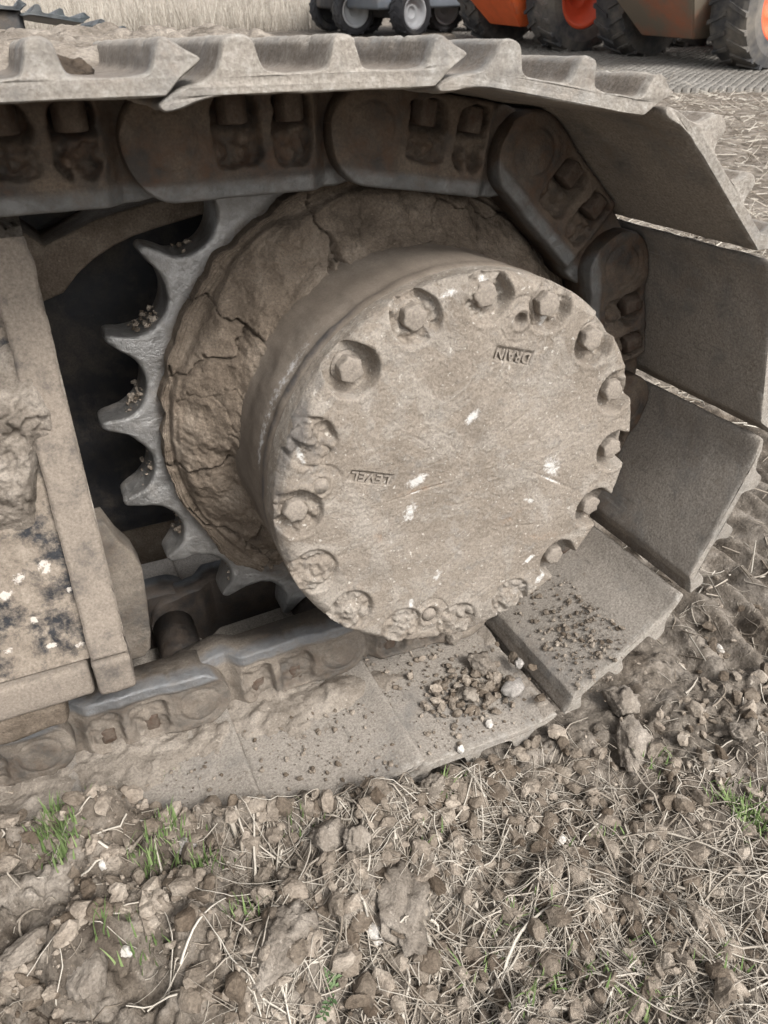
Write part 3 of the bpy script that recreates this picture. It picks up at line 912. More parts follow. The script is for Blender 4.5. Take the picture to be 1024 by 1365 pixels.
#          fill level of each pocket with dried mud, going clockwise from the upper left
FILL = [0.05, 0.45, 0.55, 0.25, 0.15, 0.40, 0.08, 0.05, 0.05, 0.85, 0.95, 0.95, 0.90, 0.92, 0.62, 0.97]
def pt_cover(px, py):
    p = at_y(px, py, YC)
    return p[0], p[2]
def blob(x, z, px, py, rx, ry=None, rot=0.0):
    cx, cz = pt_cover(px, py)
    ry = ry or rx
    c, s = math.cos(rot), math.sin(rot)
    u = (x-cx)*c+(z-cz)*s; v = -(x-cx)*s+(z-cz)*c
    return np.exp(-((u/rx)**2+(v/ry)**2))
def make_cover():
    nr, na = 176, 1000
    rr = np.concatenate([np.linspace(0.002, 0.15, 100), np.linspace(0.15, RC, 61)[1:]])
    th = np.arange(na)/na*2*PI
    T, Rg = np.meshgrid(th, rr, indexing='ij')
    x = (Rg*np.cos(T)).ravel(); z = (Rg*np.sin(T)).ravel(); r = Rg.ravel()
    P = np.c_[x, z, z*0]
    h = 0.0005*fbm(P, 60, 4, 1)+0.0010*fbm(P, 14, 3, 2)+0.0003*fbm(P, 300, 2, 4)
    # rounded shoulder
    tl = 0.5+0.5*np.cos(T.ravel()-R(140))
    wd = 0.006+0.010*tl
    e = np.clip((r-(RC-wd))/wd, 0, 1)
    h = h-(0.004+0.010*tl)*e**2.2
    rust = np.zeros_like(h)
    for k, a in enumerate(BOLT_A):
        bx, bz = RBOLT*math.cos(a), RBOLT*math.sin(a)
        u = x*math.cos(a)+z*math.sin(a)-RBOLT
        v = -x*math.sin(a)+z*math.cos(a)
        op = 1.0 if 2 <= k <= 9 else 0.0
        d = np.where((u > 0) & (op > 0), np.abs(v)*(1+np.clip(u, 0, 0.03)*14), np.hypot(u, v))
        pr = 0.0245+0.0012*fbm(P+k, 30, 2, 40+k)
        mk = sstep(pr+0.0016, pr-0.0016, d)
        fl = FILL[k]
        dep = 0.0195
        near = np.hypot(u, v) < 0.05
        lump = np.zeros_like(h)
        Pn = P[near]
        lump[near] = clods(Pn[:, :2]+k+0.004*np.c_[fbm(Pn, 90, 2, 5), fbm(Pn, 90, 2, 6)], 0.013, 0.0065, 60+k)+0.0022*fbm(Pn, 140, 3, 70+k)+0.003*fbm(Pn, 50, 3, 75+k)
        if fl > 0.8:
            body = -dep*0.30+lump*0.95+0.0018*sstep(0.016, 0.010, d)
            groove = -0.0022*np.exp(-((d-pr)/0.0018)**2)
            h = h*(1-mk)+mk*body*1.0+groove
        else:
            sidew = np.clip(fl*1.6*(0.5-0.9*(u*math.sin(1.1*k)+v*math.cos(1.7*k))/0.025), 0, 1)
            body = -dep*(1-0.55*sidew*min(1, fl*2.2))+lump*min(1.2, fl*2.4)
            h = h*(1-mk)+mk*np.minimum(body, 0.004)
        # raised lip of dust round the pocket
        h = h+0.0007*np.exp(-((d-pr-0.004)/0.003)**2)
    def ring_plug(px, py, r_o, r_i, dep):
        nonlocal h
        cx, cz = pt_cover(px, py)
        d = np.hypot(x-cx, z-cz)
        h = h-0.0014*np.exp(-((d-r_o)/0.0016)**2)-0.0008*sstep(r_o, r_o-0.003, d)+0.0016*np.exp(-((d-r_i-0.004)/0.0022)**2)-dep*sstep(r_i+0.001, r_i-0.001, d)
    ring_plug(695, 427, 0.0225, 0.0062, 0.009)
    ring_plug(428, 648, 0.0215, 0.0070, -0.002)
    ring_plug(573, 820, 0.0220, 0.0100, 0.004)
    # sunken name panels
    for (px, py, w2, h2, rot) in TEXTS:
        cx, cz = pt_cover(px, py)
        c, s = math.cos(rot), math.sin(rot)
        u = (x-cx)*c+(z-cz)*s; v = -(x-cx)*s+(z-cz)*c
        q = np.maximum(np.abs(u)-w2, np.abs(v)-h2)
        h = h-0.0030*sstep(0.0007, -0.0007, q)
    scf = np.zeros_like(h)
    for a in ((555, 641, .024, .011, .2), (545, 684, .014, .022, -.5), (583, 768, .007, .015, -.6), (736, 622, .018, .030, .5), (706, 667, .016, .006, -.4), (630, 555, .020, .010, .8), (600, 392, .016, .006, .3), 
              (735, 430, .010, .014, 0), (690, 360, .02, .006, -.2), (548, 805, .006, .014, 0), (705, 745, .018, .006, .6), (560, 860, .03, .006, 0),
              (402, 610, .006, .02, .3), (655, 380, .012, .012, 0), (800, 440, .012, .004, .8), (720, 770, .02, .008, .9), (650, 830, .02, .006, .5)):
        scf += blob(x, z, *a)
    for a in ((735, 640, .050, .0016, -.55), (560, 655, .028, .0012, .1), (690, 560, .020, .0012, .5), (600, 745, .030, .0012, .6), (480, 800, .02, .001, .7), (640, 790, .03, .0012, .5), (700, 700, .03, .0012, -.2)):
        g = blob(x, z, *a)
        h = h-0.0009*g
        scf += 0.45*g
    for a in ((556, 654, .020, .003, .05), (505, 715, .005, .008, 0), (720, 715, .02, .004, -.2), (680, 690, .015, .004, .4)):
        rust += blob(x, z, *a)
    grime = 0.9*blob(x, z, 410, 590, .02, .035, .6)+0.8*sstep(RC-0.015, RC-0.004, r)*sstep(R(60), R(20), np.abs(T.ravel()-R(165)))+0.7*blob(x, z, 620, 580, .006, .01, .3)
    V = np.c_[x, YC-h, z]
    V = np.concatenate([V, np.array([[0, YC-0.0003, 0]])])
    F = grid_faces(na, len(rr), True)
    # rim wall
    rows = []
    nV = len(V)
    last = np.arange(na)*len(rr)+len(rr)-1
    depth = 0.034
    ytop = V[last, 1]
    prev = last
    extraV, extraF = [], []
    for j, f in enumerate(np.linspace(0.15, 1, 8)):
        yy = ytop+(YC+depth-ytop)*f
        rw = RC+0.0006*fbm(np.c_[np.cos(th)*RC, np.sin(th)*RC, yy], 60, 3, 8)
        extraV.append(np.c_[rw*np.cos(th), yy, rw*np.sin(th)])
        cur = nV+j*na+np.arange(na)
        nx = np.roll(np.arange(na), -1)
        extraF.append(np.stack([prev, prev[nx], cur[nx], cur], -1))
        prev = cur
    ne = 8*na
    V = np.concatenate([V]+extraV)
    F = np.concatenate([F]+extraF)
    tri_first = np.arange(na)*len(rr)
    cidx = nV-1
    Fc = np.stack([tri_first, np.full(na, cidx), np.full(na, cidx), np.roll(tri_first, -1)], -1)
    F = np.concatenate([F])
    z0 = np.zeros(ne+1)
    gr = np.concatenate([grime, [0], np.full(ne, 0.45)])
    me = new_mesh('cover', V, F, True, {'scuff': np.concatenate([scf, z0]), 'rust': np.concatenate([rust, z0]), 'grime': gr})
    bm = bmesh.new(); bm.from_mesh(me); bm.verts.ensure_lookup_table()
    for a in range(na):
        bm.faces.new((bm.verts[int(tri_first[a])], bm.verts[int(tri_first[(a+1) % na])], bm.verts[cidx]))
    bmesh.ops.recalc_face_normals(bm, faces=bm.faces)
    bm.to_mesh(me); bm.free()
    me.polygons.foreach_set('use_smooth', np.ones(len(me.polygons), bool))
    return me
_d0 = np.array(pt_cover(708, 478)); _d1 = np.array(pt_cover(661, 470))
_l0 = np.array(pt_cover(522, 640)); _l1 = np.array(pt_cover(468, 634))
TEXTS = []
for (p0, p1, px, py, hh) in ((_d0, _d1, 684.5, 474, 0.0066), (_l0, _l1, 495, 637, 0.0058)):
    dv = p1-p0
    TEXTS.append((px, py, float(np.hypot(*dv))/2+0.001, hh, math.atan2(dv[1], dv[0])))
cover = link('cover', make_cover(), M_cover, drive)
for txt, (px, py, w2, h2, rot) in zip(('DRAIN', 'LEVEL'), TEXTS):
    cu = bpy.data.curves.new('lettering', 'FONT')
    cu.body = txt
    cu.align_x = 'CENTER'; cu.align_y = 'CENTER'
    cu.size = h2*2.35
    cu.extrude = 0.0012
    cu.offset = 0.0002
    cu.resolution_u = 3
    to = bpy.data.objects.new('tmp', cu)
    COL.objects.link(to)
    me = bpy.data.meshes.new_from_object(to.evaluated_get(bpy.context.evaluated_depsgraph_get()))
    bpy.data.objects.remove(to, do_unlink=True)
    xs = [v.co.x for v in me.vertices]
    sc = (2*w2-0.004)/(max(xs)-min(xs))
    cx, cz = pt_cover(px, py)
    # letters stand in the plane of the cover, reading direction along the measured panel
    Mt = Matrix.Translation((cx, YC+0.0014, cz)) @ Matrix.Rotation(-rot, 4, 'Y') @ Matrix.Rotation(R(90), 4, 'X') @ Matrix.Diagonal((sc, 1.0, 1.0, 1))
    me.transform(Mt)
    me.materials.append(M_bolt)
    lo = link('lettering', me, None, cover)
    lo['label'] = 'raised cast word %s in a sunken panel, upside down' % txt

def hex_mesh(name, ra, hgt, bev):
    bm = bmesh.new()
    bmesh.ops.create_cone(bm, cap_ends=True, segments=6, radius1=ra, radius2=ra, depth=hgt)
    bmesh.ops.bevel(bm, geom=list(bm.edges), offset=bev, segments=2, affect='EDGES', profile=0.6)
    r = bmesh.ops.create_cone(bm, cap_ends=True, segments=28, radius1=ra*1.18, radius2=ra*1.18, depth=hgt*0.25, matrix=Matrix.Translation((0, 0, -hgt*0.45)))
    bmesh.ops.subdivide_edges(bm, edges=[e for e in bm.edges if e.calc_length() > 0.006], cuts=2, use_grid_fill=True)
    bm.normal_update()
    P = np.array([v.co for v in bm.verts])
    d = fbm(P, 160, 3, 5)*0.0009
    for v, q in zip(bm.verts, d): v.co += v.normal*q
    return bm_to_mesh(name, bm, True)
HEX = [hex_mesh('bolt', 0.0128, 0.0145, 0.0016+0.0004*k) for k in range(3)]
for m in HEX: m.materials.append(M_bolt)
for k, a in enumerate(BOLT_A):
    fl = FILL[k]
    sink = 0.0115 if fl < 0.8 else 0.0125
    # the bolt axis is the cover's axis; head faces outwards
    mw = Matrix.Translation((RBOLT*math.cos(a), YC+sink, RBOLT*math.sin(a))) @ Matrix.Rotation(R(90), 4, 'X') @ Matrix.Rotation(0.7*k+0.2, 4, 'Z')
    o = link('bolt', HEX[k % 3], None, drive)
    o.matrix_parent_inverse = drive.matrix_world.inverted()
    o.matrix_basis = mw
for (px, py, ro, kind) in ((428, 648, 0.0078, 'level_plug'), (573, 820, 0.0085, 'drain_plug')):
    cx, cz = pt_cover(px, py)
    bm = bmesh.new()
    bmesh.ops.create_cone(bm, cap_ends=True, segments=24, radius1=ro, radius2=ro*0.92, depth=0.008)
    bmesh.ops.bevel(bm, geom=[e for e in bm.edges if e.calc_length() < 0.01 and len(e.link_faces) == 2], offset=0.001, segments=2, affect='EDGES')
    me = bm_to_mesh('plug', bm, True)
    me.materials.append(M_bolt)
    o = link('oil_plug', me, None, drive)
    o.matrix_basis = Matrix.Translation((cx, YC+(0.001 if kind == 'level_plug' else 0.003), cz)) @ Matrix.Rotation(R(90), 4, 'X')
# drum housing
def make_drum():
    th = np.arange(720)/720*2*PI
    prof = [(0.198, YC+0.030), (0.2085, YC+0.0345), (0.2100, YC+0.0375), (0.2103, YC+0.050), (0.2090, YC+0.053), (0.2080, YC+0.058)]
    prof += [(0.2080+0.0012*math.sin(j*0.5), YC+0.058+0.007*j) for j in range(1, 17)]
    prof += [(0.209, -0.07), (0.212, -0.04), (0.212, 0.0)]
    prof = np.array(prof)
    T, J = np.meshgrid(th, np.arange(len(prof)), indexing='ij')
    r = prof[J, 0]; y = prof[J, 1]
    P = np.stack([r*np.cos(T), y, r*np.sin(T)], -1).reshape(-1, 3)
    d = (fbm(P, 12, 4, 5)*0.0016+fbm(P, 60, 3, 6)*0.0006).reshape(r.shape)
    r = r+d
    V = np.stack([r*np.cos(T), y, r*np.sin(T)], -1).reshape(-1, 3)
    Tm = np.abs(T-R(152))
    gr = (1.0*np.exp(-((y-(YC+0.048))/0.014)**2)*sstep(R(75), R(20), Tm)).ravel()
    sc = (0.95*np.exp(-((y-(YC+0.066))/0.016)**2)*sstep(R(42), R(12), Tm)).ravel()
    return new_mesh('housing', V, grid_faces(720, len(prof), True), True, {'grime': gr, 'scuff': sc})
link('housing', make_drum(), M_drum, drive)

# ================================================================== TRACK FRAME
frame = thing('track_frame', 'mud-plastered track frame with flaking black paint beside the sprocket', 'track frame', (-0.5, 0.0, -0.30))
S_TOP = np.array([-0.052, 0.238]); S_BOT = np.array([-0.166, -0.168])      # (y, z) of the sloping side
def slope_pt(x, s, h):
    """s 0 top .. 1 bottom, h height off the sloping side"""
    d = S_BOT-S_TOP
    L = np.hypot(*d)
    n = np.array([d[1], -d[0]])/L        # pointing outwards (-y, +z)
    return np.stack([x, S_TOP[0]+d[0]*s+n[0]*h, S_TOP[1]+d[1]*s+n[1]*h], -1)
def slope_grid(name, x0, x1, s0, s1, nx, ns_, hf, mat, attrs=None, parent=frame):
    xs = np.linspace(x0, x1, nx); ss = np.linspace(s0, s1, ns_)
    Xg, Sg = np.meshgrid(xs, ss, indexing='ij')
    h = hf(Xg.ravel(), Sg.ravel())
    V = slope_pt(Xg.ravel(), Sg.ravel(), h)
    at = attrs(Xg.ravel(), Sg.ravel()) if attrs else None
    return link(name, new_mesh(name, V, grid_faces(nx, ns_)[:, ::-1], True, at), mat, parent)
def panel_h(x, s):
    P = np.c_[x, s*0.42]
    return 0.0015*fbm(P, 20, 4, 3)+0.0012*np.clip(fbm(P, 60, 4, 5), -0.2, 1)
def panel_attr(x, s):
    w = np.zeros_like(x)
    for (px, py, rx, ry) in ((60, 755, .011, .013), (24, 768, .013, .010), (5, 790, .014, .008), (45, 815, .008, .008), (66, 842, .013, .006), (102, 840, .010, .006), (10, 850, .010, .006), (92, 780, .006, .008)):
        p = at_y(px, py, -0.135)
        ss = (p[2]-S_TOP[1])/(S_BOT[1]-S_TOP[1])
        w += np.exp(-(((x-p[0])/rx)**2+((s-ss)*0.42/ry)**2))
    return {'scuff': np.clip(w, 0, 1)}
slope_grid('side_plate', -1.2, -0.398, 0.0, 1.0, 320, 180, lambda x, s: panel_h(x, s), M_panel, panel_attr)
# end flange: upright bar standing proud of the side plate
ang = math.atan2(S_BOT[0]-S_TOP[0], S_BOT[1]-S_TOP[1])
def flange_mesh():
    nx, ns_ = 40, 230
    Xs = np.linspace(0, 1, nx); Ss = np.linspace(0, 1.0, ns_)
    Xg, Sg = np.meshgrid(Xs, Ss, indexing='ij')
    e = np.minimum(np.minimum(Xg, 1-Xg)*0.0375, (1-Sg)*0.42)
    rb = 0.005
    h = 0.015-np.where(e < rb, rb-np.sqrt(np.clip(rb*rb-(rb-e)**2, 0, None)), 0)
    x = -0.4035+0.0375*Xg.ravel()
    P = np.c_[x, Sg.ravel()*0.42]
    h = h.ravel()+0.0012*fbm(P, 30, 4, 7)+0.0004*fbm(P, 160, 3, 8)
    x = x+0.0016*fbm(np.c_[Sg.ravel()*0.42, x*0], 38, 4, 12)*np.where(Xg.ravel() > 0.5, 1, 0.6)
    V = slope_pt(x, Sg.ravel(), h)
    # skirt walls
    ring = np.array([i*ns_ for i in range(nx)]+[(nx-1)*ns_+j for j in range(1, ns_)]+[i*ns_+ns_-1 for i in range(nx-2, -1, -1)]+[j for j in range(ns_-2, 0, -1)])
    Vr = V[ring]+np.array([0, 0.05, -0.012])
    N = len(V)
    r2 = np.roll(np.arange(len(ring)), -1)
    Fs = np.stack([ring, N+np.arange(len(ring)), N+r2, ring[r2]], -1)
    me = new_mesh('end_flange', np.concatenate([V, Vr]), np.concatenate([grid_faces(nx, ns_)[:, ::-1], Fs]), True)
    return me
link('end_flange', flange_mesh(), M_dustyframe, frame)
# foot of the flange and the lower lip of the frame
link('flange_foot', bevel_box('flange_foot', -0.4045, -0.3655, -0.1815, -0.11, -0.213, -0.1665, 0.004, 2, 14, 0.0009, 60, 3), M_dustyframe, frame)
link('lower_lip', bevel_box('lower_lip', -1.2, -0.4075, -0.1735, -0.10, -0.214, -0.1725, 0.005, 2, 60, 0.0016, 30, 4), M_dustyframe, frame)
link('rail_guard', bevel_box('rail_guard', -1.2, -0.442, -0.163, -0.112, -0.256, -0.2155, 0.008, 3, 60, 0.0035, 24, 5), M_mud, frame)
# body of the frame behind the sloping side
link('body', bevel_box('body', -1.2, -0.372, -0.045, 0.22, -0.20, 0.222, 0.004, 2), M_black, frame)
# arched bracket behind the sprocket teeth and the black plate inside it
arch = [(-0.375, 0.232), (-0.352, 0.210), (-0.320, 0.222), (-0.296, 0.2315), (-0.240, 0.2440), (-0.190, 0.2480), (-0.12, 0.250), (-0.04, 0.250), (-0.04, 0.228), (-0.12, 0.230), (-0.186, 0.2270), (-0.232, 0.2180), (-0.262, 0.211), (-0.283, 0.2030), (-0.305, 0.192), (-0.325, 0.178), (-0.343, 0.160), (-0.375, 0.150)]
link('arch_bracket', prism_xz('arch_bracket', arch, 0.045, 0.13, 0.003), M_mud, frame)
link('inner_plate', bevel_box('inner_plate', -0.42, 0.25, 0.150, 0.162, -0.215, 0.245, 0.002, 1, 30, 0.0008, 30, 5), M_black, frame)
lower = [(-0.40, -0.10), (-0.358, -0.098), (-0.347, -0.128), (-0.333, -0.152), (-0.3265, -0.178), (-0.3285, -0.225), (-0.333, -0.282), (-0.3375, -0.307), (-0.347, -0.318), (-0.40, -0.318)]
link('lower_bracket', prism_xz('lower_bracket', lower, -0.012, 0.03, 0.003), M_linkdusty, frame)
link('strut', bevel_box('strut', -0.335, -0.18, 0.24, 0.26, -0.34, -0.20, 0.003, 1), M_mud, frame)
# mud heaped on the upper part of the frame
def heap_h(x, s):
    P = np.c_[x, s*0.42]
    xe = -0.3775-0.004*fbm(P, 30, 3, 2)
    m = sstep(xe+0.002, xe-0.012, x)
    band = sstep(0.20, 0.33, s+0.05*fbm(P, 14, 3, 6))*sstep(0.68, 0.55, s+0.05*fbm(P, 12, 3, 9)+0.16*sstep(-0.425, -0.400, x))
    h = m*band*(0.019+0.006*fbm(P, 16, 4, 12))
    h = h+band*m*(clods(P+0.006*np.c_[fbm(P, 60, 3, 1), fbm(P, 60, 3, 2)], 0.026, 0.010, 4)+clods(P+0.003*np.c_[fbm(P, 120, 3, 3), fbm(P, 120, 3, 4)], 0.011, 0.007, 8)+clods(P, 0.006, 0.003, 18)+0.0014*fbm(P, 150, 3, 7))
    return h-0.004+0.0010*fbm(P, 90, 3, 15)
slope_grid('heaped_mud', -0.62, -0.3655, 0.05, 0.97, 150, 240, heap_h, M_clod)
# dirt lying on top of the frame under the upper track run
def topdirt():
    xs = np.linspace(-1.2, -0.369, 240); ys = np.linspace(-0.075, 0.22, 110)
    Xg, Yg = np.meshgrid(xs, ys, indexing='ij')
    P = np.c_[Xg.ravel(), Yg.ravel()]
    z = 0.232+0.010*fbm(P, 9, 4, 3)+clods(P, 0.035, 0.020, 3)+clods(P, 0.014, 0.007, 6)-0.012*sstep(-0.385, -0.369, Xg.ravel())-0.03*sstep(-0.045, -0.075, Yg.ravel())
    return new_mesh('top_dirt', np.c_[P, z], grid_faces(240, 110))
link('top_dirt', topdirt(), M_clod, frame)

# ================================================================== MUD, CLODS AND CRUMBS
def rock_base(seed, sub=2, jag=0.35):
    bm = bmesh.new()
    bmesh.ops.create_icosphere(bm, subdivisions=sub, radius=1.0)
    V = np.array([v.co for v in bm.verts]); F = np.array([[v.index for v in f.verts] for f in bm.faces])
    bm.free()
    N = V.copy()
    V = V*(1+jag*fbm(V+seed*7.7, 1.1, 3, seed))[:, None]
    # a few planar breaks
    r = np.random.default_rng(seed)
    for k in range(5):
        n = r.normal(size=3); n /= np.linalg.norm(n)
        c = r.uniform(0.55, 0.85)
        t = V@n-c
        V = V-np.where(t > 0, t, 0)[:, None]*n
    # crumbly skin: small knobs and pits over the broken faces
    k = 0.10*fbm(N+seed, 4.5, 3, seed+9, 0.65)
    if sub >= 3:
        k = k+0.045*fbm(N+seed*2.0, 13.0, 3, seed+19, 0.6)+0.05*np.clip(fbm(N+seed*3.0, 6.0, 2, seed+29)-0.15, 0, 1)
    V = V+N*k[:, None]
    return V, F
ROCKS = [rock_base(s, 2) for s in range(8)]
ROCKS_S = [rock_base(s+20, 1) for s in range(6)]
TINTS = []
def scatter(pos, size, bases, squash=0.75):
    TINTS.clear()
    Vs, Fs, off = [], [], 0
    for p, s in zip(pos, size):
        Vb, Fb = bases[rng.integers(len(bases))]
        E = np.array(Euler(rng.uniform(0, 6.28, 3)).to_matrix())
        W = (Vb*np.array([1, rng.uniform(0.6, 1), rng.uniform(0.5, 0.9)]))@E.T*s
        W[:, 2] *= squash
        Vs.append(W+p); Fs.append(Fb+off); off += len(Vb)
        TINTS.append(np.full(len(Vb), rng.random()))
    return np.concatenate(Vs), np.concatenate(Fs)
def ground_pts(n, x0, x1, y0, y1):
    x = rng.uniform(x0, x1, n); y = rng.uniform(y0, y1, n)
    return x, y
# loose clods on the ground
def ok_ground(x, y):
    return ~((y > np.interp(x, [-0.9, -0.55, -0.39, -0.29, -0.20, -0.13, -0.05, 0.1], [-0.13, -0.165, -0.215, -0.258, -0.280, -0.298, -0.306, -0.306])) & (y < 0.33) & (x < 0.40))
x, y = ground_pts(30000, -0.70, 1.0, -0.68, -0.14)
x2, y2 = ground_pts(2600, 0.35, 2.6, -0.3, 1.6)
x = np.concatenate([x, x2]); y = np.concatenate([y, y2])
k = ok_ground(x, y) & (rng.random(len(x)) > 0.45*sstep(-0.05, 0.2, x)) & (fbm(np.c_[x, y], 7, 3, 5) > -0.45) & ~((x > 0.28) & (x < 1.5) & (np.abs(y) < 0.32) & (rng.random(len(x)) < 0.8))
x, y = x[k], y[k]
sz = 0.0012+0.0150*rng.random(len(x))**(8.0+4.0*sstep(-0.05, 0.25, x))
sz *= np.where(x > 1.2, 1.5, 1.0)
z = ground_h(x, y)
kb = sz > 0.0055
Va, Fa = scatter(np.c_[x, y, z+sz*0.2][kb], sz[kb], ROCKS)
Ta = np.concatenate(TINTS)
Vb, Fb = scatter(np.c_[x, y, z+sz*0.2][~kb], sz[~kb], ROCKS_S)
Tb = np.concatenate(TINTS)
Vr, Fr = merge([(Va, Fa), (Vb, Fb)])
tag(link('loose_clods', new_mesh('loose_clods', Vr, Fr, False, {'tint': np.concatenate([Ta, Tb])}), M_crumb), 'loose crumbly soil clods scattered over the ground', 'soil', kind='stuff')

# mud lying on the inner faces of the lower shoes (left of the drum) and crumbs on them
def plate_z(x):
    """height of the inner face of the lower shoes along x"""
    px = pins[::-1, 0]; pz = pins[::-1, 1]
    sel = (pins[:, 1] < -0.2) & (np.arange(len(pins)) > 7)
    P = pins[sel][np.argsort(pins[sel][:, 0])]
    return np.interp(x, P[:, 0], P[:, 1])-0.0415
def floor_mud():
    xs = np.arange(-0.9, 0.13, 0.0035); ys = np.arange(-0.2985, -0.06, 0.0035)
    Xg, Yg = np.meshgrid(xs, ys, indexing='ij')
    x = Xg.ravel(); y = Yg.ravel()
    P = np.c_[x, y]
    cov = sstep(0.02, -0.28, x)                       # more mud to the left
    t = 0.005*fbm(P, 10, 4, 4)-0.0045+0.006*cov*sstep(-0.20, -0.13, y)+0.003*cov
    t = t+clods(P+0.01*np.c_[fbm(P, 40, 3, 1), fbm(P, 40, 3, 2)], 0.045, 0.009, 14)*(0.2+0.8*cov)+clods(P+0.004*np.c_[fbm(P, 90, 3, 3), fbm(P, 90, 3, 4)], 0.014, 0.006, 17)*(0.25+0.6*cov)+0.0012*fbm(P, 120, 3, 9)
    t = t+0.014*np.exp(-(((x+0.10)/0.07)**2+((y+0.15)/0.03)**2))
    # shoe joints scraped clean
    for j in range(8, len(pins)-1):
        sx = pins[j, 0]+(pins[j+1, 0]-pins[j, 0])*0.158/0.19
        t = t-0.012*np.exp(-((x-sx-0.004)/0.0065)**2)*sstep(-0.13, -0.17, y)
    t = t*(0.5+0.5*sstep(-0.21, -0.14, y))-0.0055*sstep(-0.14, -0.19, y)
    z = plate_z(x)+t
    return new_mesh('floor_mud', np.c_[x, y, z], grid_faces(len(xs), len(ys)))
fm = link('caked_shoe_mud', floor_mud(), M_dust)
tag(fm, 'dried mud caked over the inner faces of the lower track shoes', 'mud', kind='stuff')
# crumbs on the shoes
pos, size = [], []
for i in (8, 9, 10, 11, 12):
    ML = np.array(LINK_M[i])
    n = {8: 420, 9: 420, 10: 300, 11: 260, 12: 160}[i]
    u = rng.uniform(-0.02, 0.165, n); yy = -0.295+0.22*rng.random(n)
    if i == 8:
        u = 0.15-0.10*rng.random(n)**0.8; yy = -0.235+0.09*rng.normal(0, 0.5, n)
    P = (ML@np.c_[u, yy, np.full(n, 0.0395), np.ones(n)].T).T[:, :3]
    s = 0.0011+0.0042*rng.random(n)**4
    pos.append(P); size.append(s)
# heap of broken lumps under the drum
n = 150
c = at_y(640, 880, -0.21)
hp = np.c_[rng.normal(0.05, 0.035, n), rng.normal(-0.215, 0.030, n), np.zeros(n)]
hp[:, 2] = plate_z(hp[:, 0])+0.003+0.004*rng.random(n)
pos.append(hp); size.append(0.0025+0.010*rng.random(n)**2.5)
pos = np.concatenate(pos); size = np.concatenate(size)
Vr, Fr = scatter(pos, size, ROCKS, 0.8)
tag(link('shoe_crumbs', new_mesh('shoe_crumbs', Vr, Fr, False, {'tint': np.concatenate(TINTS)}), M_crumb), 'small crumbs of dry mud strewn on the lower shoes', 'soil', kind='stuff')
# crumbs in the tooth scoops
pos, size = [], []
for kk in range(6, 12):
    a = R(98.3+17.143*(kk-4))
    for j in range((10, 60, 44, 16, 30, 6)[kk-6]):
        ph = rng.uniform(1.5, 6.6)
        sz_ = 0.0012+0.0042*rng.random()**3
        rs_ = 0.3345*math.cos(R(ph))-math.sqrt(0.0432**2-(0.3345*math.sin(R(ph)))**2)
        r0 = rs_+sz_*0.35; aa = a+R(ph)
        pos.append((r0*math.cos(aa), rng.uniform(-0.020, 0.024), r0*math.sin(aa)+sz_*0.4)); size.append(sz_)
Vr, Fr = scatter(np.array(pos), size, ROCKS_S, 0.8)
tag(link('tooth_crumbs', new_mesh('tooth_crumbs', Vr, Fr, False, {'tint': np.concatenate(TINTS)}), M_crumb), 'crumbs of mud lying in the scoops between the sprocket teeth', 'soil', kind='stuff')
# soil lying on top of the upper run, with mud packed between the ridges
def top_soil():
    xs = np.linspace(-0.62, 0.02, 220); ys = np.linspace(-0.20, 0.29, 120)
    Xg, Yg = np.meshgrid(xs, ys, indexing='ij')
    P = np.c_[Xg.ravel(), Yg.ravel()]
    zt = np.interp(P[:, 0], pins[:5, 0], pins[:5, 1])+0.0535
    bump = sstep(-0.12, 0.02, P[:, 1])*sstep(0.29, 0.24, P[:, 1])
    z = zt+(0.022+0.010*fbm(P, 8, 3, 3)+clods(P, 0.04, 0.012, 8)+clods(P, 0.015, 0.006, 9))*bump*(0.55+0.45*sstep(-0.02, -0.12, P[:, 0]))*sstep(0.02, -0.05, P[:, 0])-0.006
    return new_mesh('top_soil', np.c_[P, z], grid_faces(220, 120))
tag(link('soil_on_track', top_soil(), M_clod), 'dry brown soil lying on top of the upper track run', 'soil', kind='stuff')

def lump_obj(name, p, s, seed, mat, label, cat, group=None, sub=4, sq=(1, 1, 0.7), jag=0.35, rot=None):
    V, F = rock_base(seed, sub, jag)
    V = V+0.05*np.c_[fbm(V, 5, 3, seed+2), fbm(V, 5, 3, seed+3), fbm(V, 5, 3, seed+4)]
    V = V*np.array(sq)
    E = np.array(Euler(rot if rot is not None else (0, 0, rng.uniform(0, 6.28))).to_matrix())
    V = V@E.T*s
    o = link(name, new_mesh(name, V, F, sub >= 3), mat, None, Matrix.Translation(p))
    tag(o, label, cat, group)
    return o
def on_ground(px, py, up=0.0):
    z = -0.38
    for _ in range(6):
        p = at_z(px, py, z)
        z = float(ground_h([p[0]], [p[1]])[0])
    return (p[0], p[1], z+up)
def on_shoe(px, py, up=0.0):
    z = -0.37
    for _ in range(5):
        p = at_z(px, py, z)
        z = float(plate_z(p[0]))
    return (p[0], p[1], z+up)
